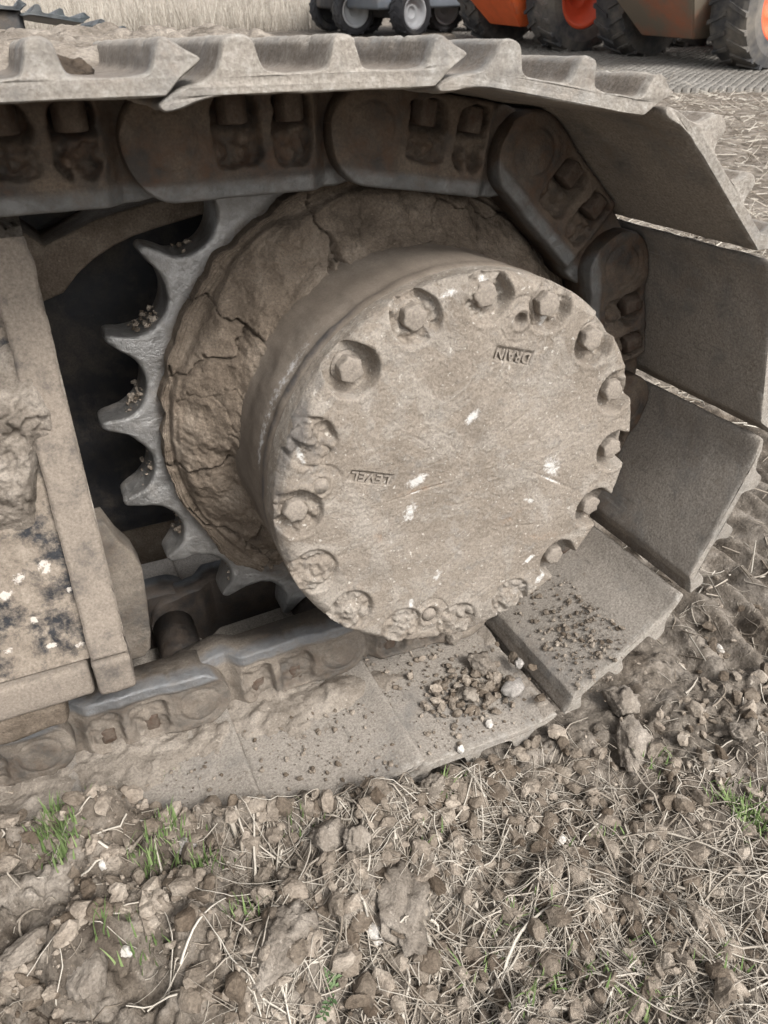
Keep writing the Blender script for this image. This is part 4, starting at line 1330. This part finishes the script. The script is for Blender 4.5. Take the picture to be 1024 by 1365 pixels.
stones = [
    ('stone', on_shoe(682, 925, .012), .017, 1, M_greystone, 'flat angular pale stone slab lying on the shoe under the drum', (1.25, .8, .45), .2),
    ('pebble', on_shoe(653, 967, .004), .0062, 2, M_stone, 'small white pebble just below the flat angular stone', (1.2, .9, .7), .1),
    ('pebble', on_shoe(614, 1002, .004), .0058, 3, M_stone, 'white pebble standing on the shoe left of the dead stems', (.8, .8, 1.1), .1),
    ('clod', on_shoe(606, 856, .012), .014, 4, M_clod, 'rounded brown clod touching the bottom edge of the drum cover', (1, 1, 1), .15),
    ('clod', on_shoe(640, 893, .012), .020, 5, M_clod, 'blocky reddish brown clod on the shoe above the flat stone', (1.1, .8, .8), .35),
    ('clod', on_shoe(622, 932, .010), .015, 6, M_clod, 'rough brown clod left of the flat angular stone', (1, .8, .8), .4),
    ('stone', on_shoe(690, 890, .008), .0085, 7, M_greystone, 'small dark grey stone on the joint between two shoes', (1, .8, .8), .25),
    ('pebble', on_ground(962, 857, .006), .0075, 9, M_stone, 'white pebble at the far right beside the track marks', (1.4, .8, .8), .1),
    ('clod', on_ground(540, 1215, .010), .032, 10, M_clod, 'big pale broken clod at the bottom middle of the ground', (1.5, .9, .6), .5),
    ('clod', on_ground(435, 1130, .012), .020, 11, M_clod, 'pale round lump of soil left of the twin pale lumps', (1, .9, .8), .3),
    ('clod', on_ground(475, 1130, .012), .019, 12, M_clod, 'pale jagged soil lump right of its paler round neighbour', (1, .9, .9), .45),
    ('clod', on_ground(380, 1260, .012), .030, 13, M_clod, 'large dark crusted clod at the lower left centre', (1.2, .9, .6), .4),
    ('clod', on_ground(112, 1285, .004), .022, 14, M_clod, 'long upright finger-shaped clod near the bottom left corner', (.75, 1.6, .7), .15),
    ('clod', on_ground(37, 1275, .004), .016, 15, M_clod, 'slimmer finger-shaped clod nearest the bottom left corner', (.7, 1.7, .7), .15),
    ('pebble', on_ground(503, 1252, .006), .011, 16, M_stone, 'grey white pebble below the big pale broken clod', (1.2, .9, .7), .2),
    ('pebble', on_ground(168, 1268, .004), .0065, 17, M_stone, 'small round pale pebble right of the finger-shaped clod', (1, 1, .9), .1),
    ('pebble', on_ground(747, 1123, .004), .007, 18, M_stone, 'white flat pebble among the dead stems right of centre', (1.2, .8, .6), .2),
    ('clod', on_ground(575, 1060, .012), .018, 19, M_clod, 'dark brown clod at the foot of the lowest shoe corner', (1, .9, 1), .35),
    ('clod', on_ground(420, 1050, .010), .020, 20, M_mud_dark, 'dark damp clod against the lower edge of the track', (1.2, .8, .8), .35),
    ('clod', on_ground(840, 1000, .010), .026, 21, M_clod, 'flat pale clod broken off right of the lowest shoe', (1.6, .8, .5), .4),
    ('clod', on_ground(245, 1120, .006), .011, 22, M_greystone, 'smooth grey rounded stone in the soil left of centre', (1, .9, .8), .12),
    ('pebble', on_ground(140, 1157, .004), .007, 23, M_stone, 'small tan pebble in the front of the grassy mound', (.8, .8, 1.1), .1),
    ('clod', on_ground(985, 980, .008), .014, 24, M_clod, 'rounded tan clod by the right edge below the track marks', (1, .9, .8), .2),
    ('clod', on_ground(830, 945, .012), .024, 25, M_clod, 'crumbly brown clod tucked under the rising shoe edge', (1.2, 1, .8), .4),
]
for nm, p, s, sd, mt, lab, sq, jg in stones:
    lump_obj(nm, p, s, sd, mt, lab, {'pebble': 'pebble', 'stone': 'stone', 'clod': 'clod'}[nm], {'pebble': 'pale pebbles', 'stone': 'loose stones', 'clod': 'larger soil clods'}[nm], 4 if nm == 'clod' else 3, sq, jg)
# mud wedges packed between two ridges of a top shoe
p = at_y(88, 72, -0.235)
lump_obj('packed_clod', (p[0]+0.002, p[1]+0.03, p[2]-0.012), 0.019, 33, M_mud_dark, 'dark clod with brick-red flecks wedged between the ridges of a top shoe', 'clod', None, 4, (0.95, 1.4, 0.62), 0.2, (0, 0, 0))

# ================================================================== STRAW, GRASS, WEEDS
def stems(n, px0, px1, py0, py1, L0, L1, w0, w1, seg=7, lift=0.012, dens=None, rise=0.0, tint=(0.1, 1.0)):
    Vs, Fs, Ts, off = [], [], [], 0
    cnt = 0
    bx, by, starts = [], [], []
    P0 = []
    while len(P0) < n:
        px = rng.uniform(px0, px1, n*2); py = rng.uniform(py0, py1, n*2)
        for a, b in zip(px, py):
            p = at_z(a, b, -0.385)
            if dens is not None and rng.random() > dens(a, b): continue
            if (p[1] > -0.315 and -0.12 < p[0] < 0.33) or (p[0] <= -0.12 and p[1] > -0.23+0.09*(p[0]+0.35)*-3): continue
            P0.append((p[0], p[1]))
            if len(P0) >= n: break
    P0 = np.array(P0)
    L = L0+(L1-L0)*rng.random(n)**2.2
    a = rng.uniform(0, 2*PI, n)
    curl = np.where(rng.random(n) < 0.7, rng.normal(0, 0.35, n), rng.normal(0, 1.2, n))
    kink = rng.integers(1, seg, n); kang = np.where(rng.random(n) < 0.45, rng.normal(0, 0.8, n), 0)
    pts = [P0]
    for j in range(seg):
        aa = a+curl*(j/seg)+rng.normal(0, 0.06, n)+np.where(j >= kink, kang, 0)
        st = (L/seg)[:, None]*np.c_[np.cos(aa), np.sin(aa)]
        pts.append(pts[-1]+st)
    pts = np.stack(pts, 1)                        # n, seg+1, 2
    fl = pts.reshape(-1, 2)
    gz = ground_h(fl[:, 0], fl[:, 1]).reshape(n, seg+1)
    # springy stems do not follow every dip
    sm = gz.copy()
    for _ in range(3):
        sm[:, 1:-1] = np.maximum(gz[:, 1:-1]*0.6+0.4*sm[:, 1:-1], 0.5*(sm[:, :-2]+sm[:, 2:]))
    f = np.linspace(0, 1, seg+1)[None, :]
    h = lift*rng.random(n)[:, None]**2*np.sin(f*PI)*(L/0.08)[:, None]**0.6+0.0012+rise*rng.random(n)[:, None]**2*f*L[:, None]
    hidden = (fl[:, 1] > -0.305) & (fl[:, 0] < 0.1)
    Z = sm+h
    C = np.concatenate([pts, Z[:, :, None]], 2)
    w = (w0+(w1-w0)*rng.random(n)**2)
    flat = np.where(rng.random(n) < 0.55, rng.uniform(1.2, 2.6, n), 1.0)
    roll = rng.normal(0, 0.5, n)
    taper = 1-0.55*f
    t = np.gradient(C, axis=1)
    t /= np.linalg.norm(t, axis=2)[:, :, None]+1e-9
    side = np.cross(t, np.array([0, 0, 1.0])); side /= np.linalg.norm(side, axis=2)[:, :, None]+1e-9
    up = np.cross(side, t)
    rings = []
    for q in range(3):
        an = q*2*PI/3
        ca_, sa_ = math.cos(an), math.sin(an)
        rl = roll[:, None, None]
        s1 = side*np.cos(rl)+up*np.sin(rl); s2 = -side*np.sin(rl)+up*np.cos(rl)
        rings.append(C+(s1*ca_*flat[:, None, None]+s2*sa_*0.55)*(w[:, None]*taper)[:, :, None])
    Rg = np.stack(rings, 2)                       # n, seg+1, 3, 3
    V = Rg.reshape(-1, 3)
    base = (np.arange(n)*(seg+1)*3)[:, None, None]+(np.arange(seg)*3)[None, :, None]
    q = np.arange(3)[None, None, :]; q2 = (q+1) % 3
    F = np.stack([base+q, base+q2, base+3+q2, base+3+q], -1).reshape(-1, 4)
    T = np.repeat(tint[0]+(tint[1]-tint[0])*rng.random(n), (seg+1)*3)
    return V, F, T
def dens_straw(px, py):
    d = 0.30
    d += 0.7*math.exp(-(((px-650)/150)**2+((py-1080)/60)**2))
    d += 0.6*math.exp(-(((px-820)/230)**2+((py-1230)/130)**2))
    d += 0.35*math.exp(-(((px-300)/120)**2+((py-1130)/50)**2))
    if px < 330 and py > 1180: d *= 0.25
    return d
sets = [stems(2500, -40, 1100, 1000, 1420, .014, .06, .0005, .0011, 6, .006, dens_straw, tint=(0.0, 0.85)),
        stems(1150, 330, 1100, 1030, 1420, .05, .16, .00045, .0010, 12, .010, dens_straw, 0.03, tint=(0.1, 0.9)),
        stems(190, 780, 1060, 700, 1020, .015, .06, .0006, .0012, 6, .006, tint=(0.0, 0.8)),
        stems(200, -40, 1100, 1010, 1420, .010, .024, .0014, .0026, 5, .004, dens_straw, tint=(0.2, 0.9)),
        stems(14, 150, 700, 1080, 1400, .10, .19, .0009, .0014, 12, .016)]
Vs, Fs, Ts, off = [], [], [], 0
for V, F, T in sets:
    Vs.append(V); Fs.append(F+off); Ts.append(T); off += len(V)
tag(link('dead_stems', new_mesh('dead_stems', np.concatenate(Vs), np.concatenate(Fs), True, {'tint': np.concatenate(Ts)}), M_straw), 'tangled pale dead stems and straw lying over the soil', 'straw', kind='stuff')
# straw further off, seen beyond the shoes
def far_straw(n, x0, x1, y0, y1, L0, L1, w):
    x = rng.uniform(x0, x1, n); y = rng.uniform(y0, y1, n)
    k = ~((x < 0.42) & (y < 0.35)) & ~((x < 1.1) & (y < 0.36) & (rng.random(n) < 0.8))
    x, y = x[k], y[k]; n = len(x)
    a = rng.uniform(0, 2*PI, n); L = rng.uniform(L0, L1, n)
    z = ground_h(x, y)
    d = np.c_[np.cos(a)*L, np.sin(a)*L, rng.normal(0.1, 0.25, n)*L]
    s = np.c_[-np.sin(a), np.cos(a), np.zeros(n)]*w
    A = np.c_[x, y, z+0.004]
    upv = np.array([0, 0, w])
    V = np.stack([A-s, A+s, A+upv*1.6, A+d-s*.5, A+d+s*.5, A+d+upv], 1).reshape(-1, 3)
    b = np.arange(n)[:, None]*6
    F = np.concatenate([b+np.array([[0, 1, 4, 3]]), b+np.array([[1, 2, 5, 4]]), b+np.array([[2, 0, 3, 5]])])
    return V, F, np.repeat(rng.random(n), 6)
sets = [far_straw(9000, 0.3, 2.6, -0.25, 2.2, .02, .09, .0016), far_straw(5000, 1.2, 5.5, 1.0, 6.5, .03, .14, .003)]
Vs, Fs, Ts, off = [], [], [], 0
for V, F, T in sets:
    Vs.append(V); Fs.append(F+off); Ts.append(T); off += len(V)
tag(link('straw_litter', new_mesh('straw_litter', np.concatenate(Vs), np.concatenate(Fs), True, {'tint': np.concatenate(Ts)}), M_straw), 'short straw litter covering the ground beyond the track', 'straw', kind='stuff')

def blades(cent, n, spread, L0, L1, w, lean=0.5):
    Vs, Fs, Ts, off = [], [], [], 0
    for (cx, cy, cz), m, sp in zip(cent, n, spread):
        for _ in range(m):
            bx = cx+rng.normal(0, sp); by = cy+rng.normal(0, sp*0.6)
            bz = float(ground_h([bx], [by])[0])-0.002
            L = rng.uniform(L0, L1); a = rng.uniform(0, 2*PI); le = lean*rng.random()
            wv = np.array([-math.sin(a), math.cos(a), 0])*w*rng.uniform(0.7, 1.3)
            pts = []
            for j in range(5):
                f = j/4
                c = np.array([bx+math.cos(a)*L*le*f**1.7, by+math.sin(a)*L*le*f**1.7, bz+L*f*(1-0.25*le*f)])
                ww = wv*(1-f**1.5*0.95)
                pts += [c-ww, c+ww]
            Vs.append(np.array(pts))
            Fs.append(np.array([(2*j, 2*j+1, 2*j+3, 2*j+2) for j in range(4)])+off)
            Ts.append(np.full(10, rng.random())); off += 10
    return np.concatenate(Vs), np.concatenate(Fs), np.concatenate(Ts)
gc = [(75, 1105), (105, 1090), (130, 1078), (150, 1072), (165, 1085), (90, 1130), (225, 1050), (225, 1110), (270, 1155), (205, 1130), (185, 1270), (320, 1220), (290, 1065), (330, 1060), (150, 1230), (395, 1095), (205, 1150)]
cent = [on_ground(*p) for p in gc]
V, F, T = blades(cent, [110, 150, 170, 160, 80, 60, 50, 50, 44, 34, 22, 24, 20, 20, 16, 16, 24], [.012]*17, .016, .034, .0012)
tag(link('grass_tufts', new_mesh('grass_tufts', V, F, True, {'tint': T}), M_grass), 'short fresh green grass sprouting on the mound below the track', 'grass', kind='stuff')
gc = [(985, 1075), (1000, 1090), (1010, 1110), (965, 1065), (700, 1230), (760, 1300), (640, 1290), (730, 1310), (860, 1350), (880, 1010), (600, 1045), (820, 1320), (690, 1340), (560, 1130), (800, 1120), (970, 1280), (850, 1290)]
cent = [on_ground(*p) for p in gc]
V, F, T = blades(cent, [50, 56, 50, 34, 24, 26, 20, 22, 22, 18, 16, 16, 16, 14, 14, 16, 16], [.016]*17, .010, .026, .0013, 0.9)
tag(link('green_shoots', new_mesh('green_shoots', V, F, True, {'tint': T}), M_grass), 'sparse green shoots coming up between the dead stems on the right', 'grass', kind='stuff')
# leafy weed
weed = thing('leafy_weed', 'small leafy green weed at the bottom left of centre', 'weed', on_ground(445, 1330))
wp = np.array(on_ground(445, 1330))
for s_ in range(4):
    a = rng.uniform(0, 6.28); L = 0.028+0.02*rng.random()
    cs = np.array([wp+np.array([math.cos(a)*L*f*0.8, math.sin(a)*L*f*0.8, 0.004+L*0.6*f-0.2*L*f*f]) for f in np.linspace(0, 1, 6)])
    Vs, Fs, off = [], [], 0
    for j in range(5):
        d = cs[j+1]-cs[j]; n = np.cross(d, [0, 0, 1.0]); n /= np.linalg.norm(n)
        Vs.append(np.array([cs[j]-n*.0006, cs[j]+n*.0006, cs[j+1]+n*.0006, cs[j+1]-n*.0006])); Fs.append(np.array([(0, 1, 2, 3)])+off); off += 4
        for sg in (-1, 1):
            c0 = cs[j+1]; ll = 0.0065*rng.uniform(.7, 1.3)
            e = n*sg+d/np.linalg.norm(d)*0.5; e /= np.linalg.norm(e)
            pw = np.cross(e, [0, 0, 1.0]); pw /= np.linalg.norm(pw)
            Vs.append(np.array([c0, c0+e*ll*.5+pw*ll*.28+[0, 0, .001], c0+e*ll+[0, 0, -.001], c0+e*ll*.5-pw*ll*.28+[0, 0, .001]])); Fs.append(np.array([(0, 1, 2, 3)])+off); off += 4
    V = np.concatenate(Vs); F = np.concatenate(Fs)
    link('leafy_stem', new_mesh('leafy_stem', V, F, False, {'tint': np.full(len(V), rng.random())}), M_leaf, weed)

# ================================================================== BACKGROUND
def yard_frame(x, y, heading):
    """matrix standing on the sloping yard at x, y, nose along heading (angle from +x)"""
    z = float(ground_base([x], [y])[0])
    n = Vector((-0.0267, -0.0695, 1)).normalized()
    f = Vector((math.cos(heading), math.sin(heading), 0))
    f = (f-n*f.dot(n)).normalized()
    s = n.cross(f)
    return Matrix(((f.x, s.x, n.x, x), (f.y, s.y, n.y, y), (f.z, s.z, n.z, z), (0, 0, 0, 1)))
# honeycomb ground mats in the yard
def yard_mat():
    c = 0.078
    Vs, Fs = [], []
    hexv = np.array([(math.cos(a), math.sin(a)) for a in np.arange(6)*PI/3+PI/6])
    cells = []
    a = R(-24)
    ca, sa = math.cos(a), math.sin(a)
    for i in range(104):
        for j in range(120):
            lx = (i+0.5*(j % 2))*c*1.0; ly = j*c*0.866
            cells.append((lx, ly))
    cells = np.array(cells)
    p0 = at_z(880, 139, float(ground_base([4.0], [3.7])[0])+0.02)
    org = np.array([p0[0]-1.2*math.cos(a), p0[1]-1.2*math.sin(a)])
    W = np.c_[org[0]+cells[:, 0]*ca-cells[:, 1]*sa, org[1]+cells[:, 0]*sa+cells[:, 1]*ca]
    z = ground_base(W[:, 0], W[:, 1])+0.018+0.010*fbm(W, 1.3, 3, 3)+0.007*(rng.random(len(W))-0.5)
    n = len(W)
    top = hexv*c*0.43; bot = hexv*c*0.50
    V = np.zeros((n, 12, 3))
    V[:, :6, 0] = W[:, 0, None]+top[None, :, 0]*ca-top[None, :, 1]*sa; V[:, :6, 1] = W[:, 1, None]+top[None, :, 0]*sa+top[None, :, 1]*ca; V[:, :6, 2] = z[:, None]+0.012
    V[:, 6:, 0] = W[:, 0, None]+bot[None, :, 0]*ca-bot[None, :, 1]*sa; V[:, 6:, 1] = W[:, 1, None]+bot[None, :, 0]*sa+bot[None, :, 1]*ca; V[:, 6:, 2] = z[:, None]-0.03
    b = (np.arange(n)*12)[:, None]
    F = [b+np.array([[0, 1, 2, 3]]), b+np.array([[0, 3, 4, 5]])]
    for k in range(6):
        F.append(b+np.array([[6+k, 6+(k+1) % 6, (k+1) % 6, k]]))
    return new_mesh('yard_mat', V.reshape(-1, 3), np.concatenate(F), False)
ym = link('honeycomb_paving', yard_mat(), M_paver)
ym['kind'] = 'structure'

def tyre_meshes(rad, wid, rimr, lugs):
    pr = [(rimr, -wid*0.36), (rimr*1.04, -wid*0.47), ((rad+rimr)/2, -wid*0.52), (rad*0.93, -wid*0.47), (rad*0.965, -wid*0.36), (rad*0.965, wid*0.36), (rad*0.93, wid*0.47), ((rad+rimr)/2, wid*0.52), (rimr*1.04, wid*0.47), (rimr, wid*0.36), (rimr*0.9, wid*0.25), (0.0, wid*0.25)]
    V, F = lathe_y(pr, 56)
    parts = [(V, F)]
    for k in range(lugs):
        for sd in (-1, 1):
            a0 = 2*PI*(k+(0.5 if sd > 0 else 0))/lugs
            V = []
            for (yy, da) in ((0.02*wid*sd, 0.0), (0.49*wid*sd, 2*PI/lugs*0.55)):
                for (rr2, wa) in ((rad*0.93, 0.30), (rad*1.0, 0.22)):
                    for s in (-1, 1):
                        aa = a0+da+s*wa*PI/lugs
                        rq = rr2 if abs(yy) < wid*0.3 else rr2*0.985
                        V.append((rq*math.cos(aa), yy, rq*math.sin(aa)))
            F = np.array([(0, 1, 3, 2), (4, 6, 7, 5), (0, 4, 5, 1), (2, 3, 7, 6), (0, 2, 6, 4), (1, 5, 7, 3)])
            parts.append((np.array(V), F))
    V, F = merge(parts)
    me = new_mesh('tyre', V, F, False)
    V, F = lathe_y([(0.0, -wid*0.05), (rimr*0.30, -wid*0.05), (rimr*0.34, -wid*0.12), (rimr*0.42, -wid*0.13), (rimr*0.62, -wid*0.08), (rimr*0.80, -wid*0.20), (rimr*0.86, -wid*0.40), (rimr*1.0, -wid*0.44), (rimr*1.03, -wid*0.40), (rimr*1.03, wid*0.1)], 40)
    rim = new_mesh('rim', V, F, True)
    return me, rim
def wheel(parent, me_t, me_r, x, y, z, outward, mt, mr):
    # wheel part with its tyre and rim; outward -1 faces -y
    mw = Matrix.Translation((x, y, z)) @ (Matrix.Identity(4) if outward < 0 else Matrix.Rotation(PI, 4, 'Z'))
    w = link('wheel', me_t, mt, parent, mw)
    link('rim', me_r, mr, w, Matrix.Identity(4))
    return w
def child(name, me, mat, parent):
    return link(name, me, mat, parent, Matrix.Identity(4))
def frustum_prism(name, sec, y0, y1, ytop_extra=0.0):
    """sec: polygon (x, z) extruded across y, flared by ytop_extra per metre of z"""
    zmin = min(p[1] for p in sec)
    V = []
    for s, y in ((-1, y0), (1, y1)):
        for (x, z) in sec:
            V.append((x, y+s*ytop_extra*(z-zmin), z))
    n = len(sec)
    F = [tuple(range(n)), tuple(range(2*n-1, n-1, -1))]+[(i, n+i, n+(i+1) % n, (i+1) % n) for i in range(n)]
    me = new_mesh(name, V, F, False)
    bm = bmesh.new(); bm.from_mesh(me)
    bmesh.ops.recalc_face_normals(bm, faces=bm.faces)
    bmesh.ops.bevel(bm, geom=list(bm.edges), offset=0.012, segments=2, affect='EDGES')
    bm.to_mesh(me); bm.free()
    return me
TY_D, RIM_D = tyre_meshes(0.60, 0.46, 0.33, 22)
TY_D2 = TY_D.copy()
def dumper(mw, label, skip_mat, rim_mat, tyre_mat, group):
    t = thing('site_dumper', label, 'dumper', group=group, mw=mw)
    # nose towards +x; front axle at x=0
    tm = TY_D if tyre_mat is M_rubber else TY_D2
    for (x, y) in ((0, -0.80), (0, 0.80), (-1.9, -0.80), (-1.9, 0.80)):
        wheel(t, tm, RIM_D, x, y, 0.60, -1 if y < 0 else 1, tyre_mat, rim_mat)
    child('axle', bevel_box('axle', -0.34, -0.10, -0.60, 0.60, 0.46, 0.72, 0.04, 2), M_darkmetal, t)
    child('rear_axle', bevel_box('rear_axle', -2.02, -1.78, -0.60, 0.60, 0.46, 0.70, 0.04, 2), M_darkmetal, t)
    child('chassis', bevel_box('chassis', -2.5, 0.3, -0.34, 0.34, 0.62, 0.90, 0.03, 2), M_darkmetal, t)
    sec = [(-0.75, 0.92), (-0.05, 0.27), (0.45, 0.27), (1.0, 0.85), (1.25, 1.65), (0.9, 1.72), (-0.7, 1.72), (-0.85, 1.5)]
    child('skip', frustum_prism('skip', sec, -0.36, 0.36, 0.50), skip_mat, t)
    child('engine_cover', bevel_box('engine_cover', -2.7, -1.5, -0.5, 0.5, 0.90, 1.55, 0.08, 3), M_orange, t)
    child('seat', bevel_box('seat', -1.45, -1.0, -0.25, 0.25, 0.92, 1.35, 0.05, 2), M_darkmetal, t)
    for y in (-0.48, 0.48):
        child('mudguard', bevel_box('mudguard', -2.45, -1.35, y*1.15-0.18, y*1.15+0.18, 1.26, 1.32, 0.02, 2), M_darkmetal, t)
        child('roll_bar_post', bevel_box('roll_bar_post', -1.62, -1.54, y-0.04, y+0.04, 1.5, 2.7, 0.02, 2), M_darkmetal, t)
    child('roll_bar', bevel_box('roll_bar', -1.62, -1.54, -0.52, 0.52, 2.7, 2.78, 0.02, 2), M_darkmetal, t)
    for y in (-0.62, 0.62):
        child('lamp_bracket', bevel_box('lamp_bracket', 0.30, 0.40, y*0.86-0.10, y*0.86+0.10, 0.64, 0.92, 0.02, 2), M_grey, t)
        V, F = lathe_y([(0.0, -0.03), (0.055, -0.03), (0.055, 0.03), (0.0, 0.03)], 20)
        lens = new_mesh('lamp_lens', V, F, True)
        lens.transform(Matrix.Translation((0.42, y*0.86, 0.74)) @ Matrix.Rotation(R(90), 4, 'Z'))
        child('lamp_lens', lens, M_redlight, t)
        child('step', bevel_box('step', 0.28, 0.36, y*0.62-0.16, y*0.62+0.16, 0.80, 0.86, 0.01, 1), M_darkmetal, t)
    return t
def contact(px, py):
    z = 0.3
    for _ in range(20):
        p = at_z(px, py, z) if abs(ray(px, py)[2]) > 1e-6 else CAM
        d = ray(px, py)
        # intersect the sloping yard
        z0 = ground_base([0.5], [0.5])[0]
    n = np.array([-0.0267, -0.0695, 1.0])
    P0 = np.array([0.45, 0.45, Z0])
    t = ((P0-CAM)@n)/(d@n)
    return CAM+t*d
w1r = contact(757, 71)
hd1 = R(181)
ax = np.array([math.sin(hd1), -math.cos(hd1)])      # towards the dumper's right (-y side)
# nose points back towards the camera's left; its left wheel is the near one in the picture
c1 = w1r[:2]+np.array([math.sin(hd1), -math.cos(hd1)])*0.80
dumper(yard_frame(c1[0], c1[1], hd1), 'clean orange site dumper with a red-orange wheel rim, left of the muddy one', M_orange, M_rim_red, M_rubber, 'orange site dumpers')
w2r = contact(1000, 94)
hd2 = R(187)
c2 = w2r[:2]+np.array([math.sin(hd2), -math.cos(hd2)])*0.80
dumper(yard_frame(c2[0], c2[1], hd2), 'orange site dumper with a mud-covered skip at the top right', M_orange_dirty, M_rim_red, M_rubber, 'orange site dumpers')

# grey boom lift
TY_L, RIM_L = tyre_meshes(0.33, 0.26, 0.22, 18)
wl_ = contact(523, 49)
hdl = R(195)
bl = thing('boom_lift', 'slate grey wheeled lift with light grey rims behind the track', 'lift', mw=yard_frame(wl_[0], wl_[1]+0.2, hdl))
for (x, y) in ((0, 0.55), (0, -0.55), (1.0, 0.55), (-1.5, 0.55), (-1.5, -0.55)):
    if x == 1.0: continue
    wheel(bl, TY_L, RIM_L, x, y, 0.33, -1 if y < 0 else 1, M_rubber_dark, M_rim_grey)
child('chassis', bevel_box('chassis', -2.0, 0.5, -0.40, 0.40, 0.36, 0.72, 0.04, 2), M_grey, bl)
child('turret', bevel_box('turret', -1.7, 0.2, -0.55, 0.55, 0.80, 1.5, 0.08, 3), M_grey, bl)
child('boom', bevel_box('boom', -2.2, 1.6, -0.14, 0.14, 1.5, 1.78, 0.03, 2), M_grey, bl)
child('axle', bevel_box('axle', -0.1, 0.1, -0.45, 0.45, 0.24, 0.40, 0.03, 2), M_darkmetal, bl)
child('counterweight', bevel_box('counterweight', 0.2, 0.75, -0.5, 0.5, 0.75, 1.3, 0.08, 3), M_darkmetal, bl)
# second dark wheel vehicle at its left
wl2 = contact(465, 46)
tr = thing('trailer_lift', 'dark wheeled lift half hidden left of the grey lift', 'lift', mw=yard_frame(wl2[0], wl2[1]+0.3, R(180)))
for (x, y) in ((0, 0.5), (0, -0.5), (-1.6, 0.5), (-1.6, -0.5)):
    wheel(tr, TY_L, RIM_L, x, y, 0.33, -1 if y < 0 else 1, M_rubber_dark, M_darkmetal)
child('chassis', bevel_box('chassis', -1.9, 0.3, -0.36, 0.36, 0.34, 0.75, 0.04, 2), M_darkmetal, tr)
child('platform', bevel_box('platform', -1.9, 0.3, -0.55, 0.55, 0.95, 1.1, 0.03, 2), M_grey, tr)

# black track of the machine's far side
ft = thing('far_track', 'black painted far-side crawler track just showing over the top shoes at left', 'track', (-0.6, 2.35, 0.45))
fti = ft.matrix_world.inverted()
fp = at_y(196, 22, 2.35)
for i in range(9):
    x = fp[0]-0.19*i
    zz = fp[2]+0.02+0.09*(1-math.exp(-i*0.5))-0.075
    ML = Matrix.Translation((x-0.19, 2.65, zz-0.02)) @ Matrix.Rotation(R(16*math.exp(-i*0.7)), 4, 'Y')
    o = link('track_shoe', shoe_meshes[i % 3].copy() if i == 0 else far_me[i % 3], None, ft)
    if i == 0:
        far_me = []
        for m in shoe_meshes:
            c = m.copy(); c.materials.clear(); c.materials.append(M_blacktrack); far_me.append(c)
        o.data = far_me[0]
    o.matrix_parent_inverse = Matrix.Identity(4)
    o.matrix_basis = fti @ ML
b_ = bevel_box('track_frame_beam', fp[0]-1.9, fp[0]-0.40, 2.37, 2.85, 0.0, fp[2]+0.022, 0.02, 2)
link('track_frame_beam', b_, M_black, ft)

# tall dry reeds at the edge of the field
def reeds(n):
    Vs, Fs, Ts = [], [], []
    px = rng.uniform(-260, 700, n)
    D = rng.uniform(15.2, 25, n)
    D = np.where(px > 440, rng.uniform(21, 34, n), D)
    d = np.array([ray(a, 35) for a in px])
    d2 = d[:, :2]/np.linalg.norm(d[:, :2], axis=1)[:, None]
    x = CAM[0]+d2[:, 0]*D; y = CAM[1]+d2[:, 1]*D
    z = ground_base(x, y)-0.05
    L = rng.uniform(0.22, 0.50, n)*(0.75+0.5*(vnoise(np.c_[x*0.5, y*0.5, x*0], 3)*0.5+0.5))
    a = rng.uniform(0, 2*PI, n); le = rng.uniform(0, 0.55, n)
    w = rng.uniform(0.003, 0.008, n)
    s = np.c_[np.cos(a), np.sin(a), np.zeros(n)]*w[:, None]
    s2 = np.c_[-np.sin(a), np.cos(a), np.zeros(n)]*w[:, None]
    A = np.c_[x, y, z]
    T = A+np.c_[np.cos(a*3)*le*L, np.sin(a*3)*le*L, L]
    V = np.stack([A-s, A+s, A+s2, T-s*.4, T+s*.4, T+s2*.4], 1).reshape(-1, 3)
    b = np.arange(n)[:, None]*6
    F = np.concatenate([b+np.array([[0, 1, 4, 3]]), b+np.array([[1, 2, 5, 4]]), b+np.array([[2, 0, 3, 5]])])
    return V, F, np.repeat(rng.random(n), 6)
V, F, T = reeds(42000)
tag(link('dry_reeds', new_mesh('dry_reeds', V, F, False, {'tint': T}), M_reed), 'tall dry beige grass along the far edge of the field', 'reeds', kind='stuff')

# distant red car
d = ray(372, -8); d = d/np.linalg.norm(d[:2])
cxy = CAM[:2]+d[:2]*25.5
car = thing('distant_car', 'small faded red car far off behind the dry grass', 'car', mw=yard_frame(cxy[0], cxy[1], R(-14)))
sec = [(-2.0, 0.35), (2.0, 0.35), (2.05, 0.75), (1.2, 0.95), (0.6, 1.42), (-1.2, 1.45), (-1.9, 1.0), (-2.05, 0.7)]
child('body', frustum_prism('body', sec, -0.8, 0.8, -0.08), M_pinkcar, car)
child('window', bevel_box('window', -1.0, 0.55, -0.74, 0.74, 1.0, 1.34, 0.05, 2), M_glass, car)
TY_C, RIM_C = tyre_meshes(0.32, 0.2, 0.21, 10)
for (x, y) in ((1.3, -0.75), (1.3, 0.75), (-1.3, -0.75), (-1.3, 0.75)):
    wheel(car, TY_C, RIM_C, x, y, 0.32, -1 if y < 0 else 1, M_rubber_dark, M_rim_grey)
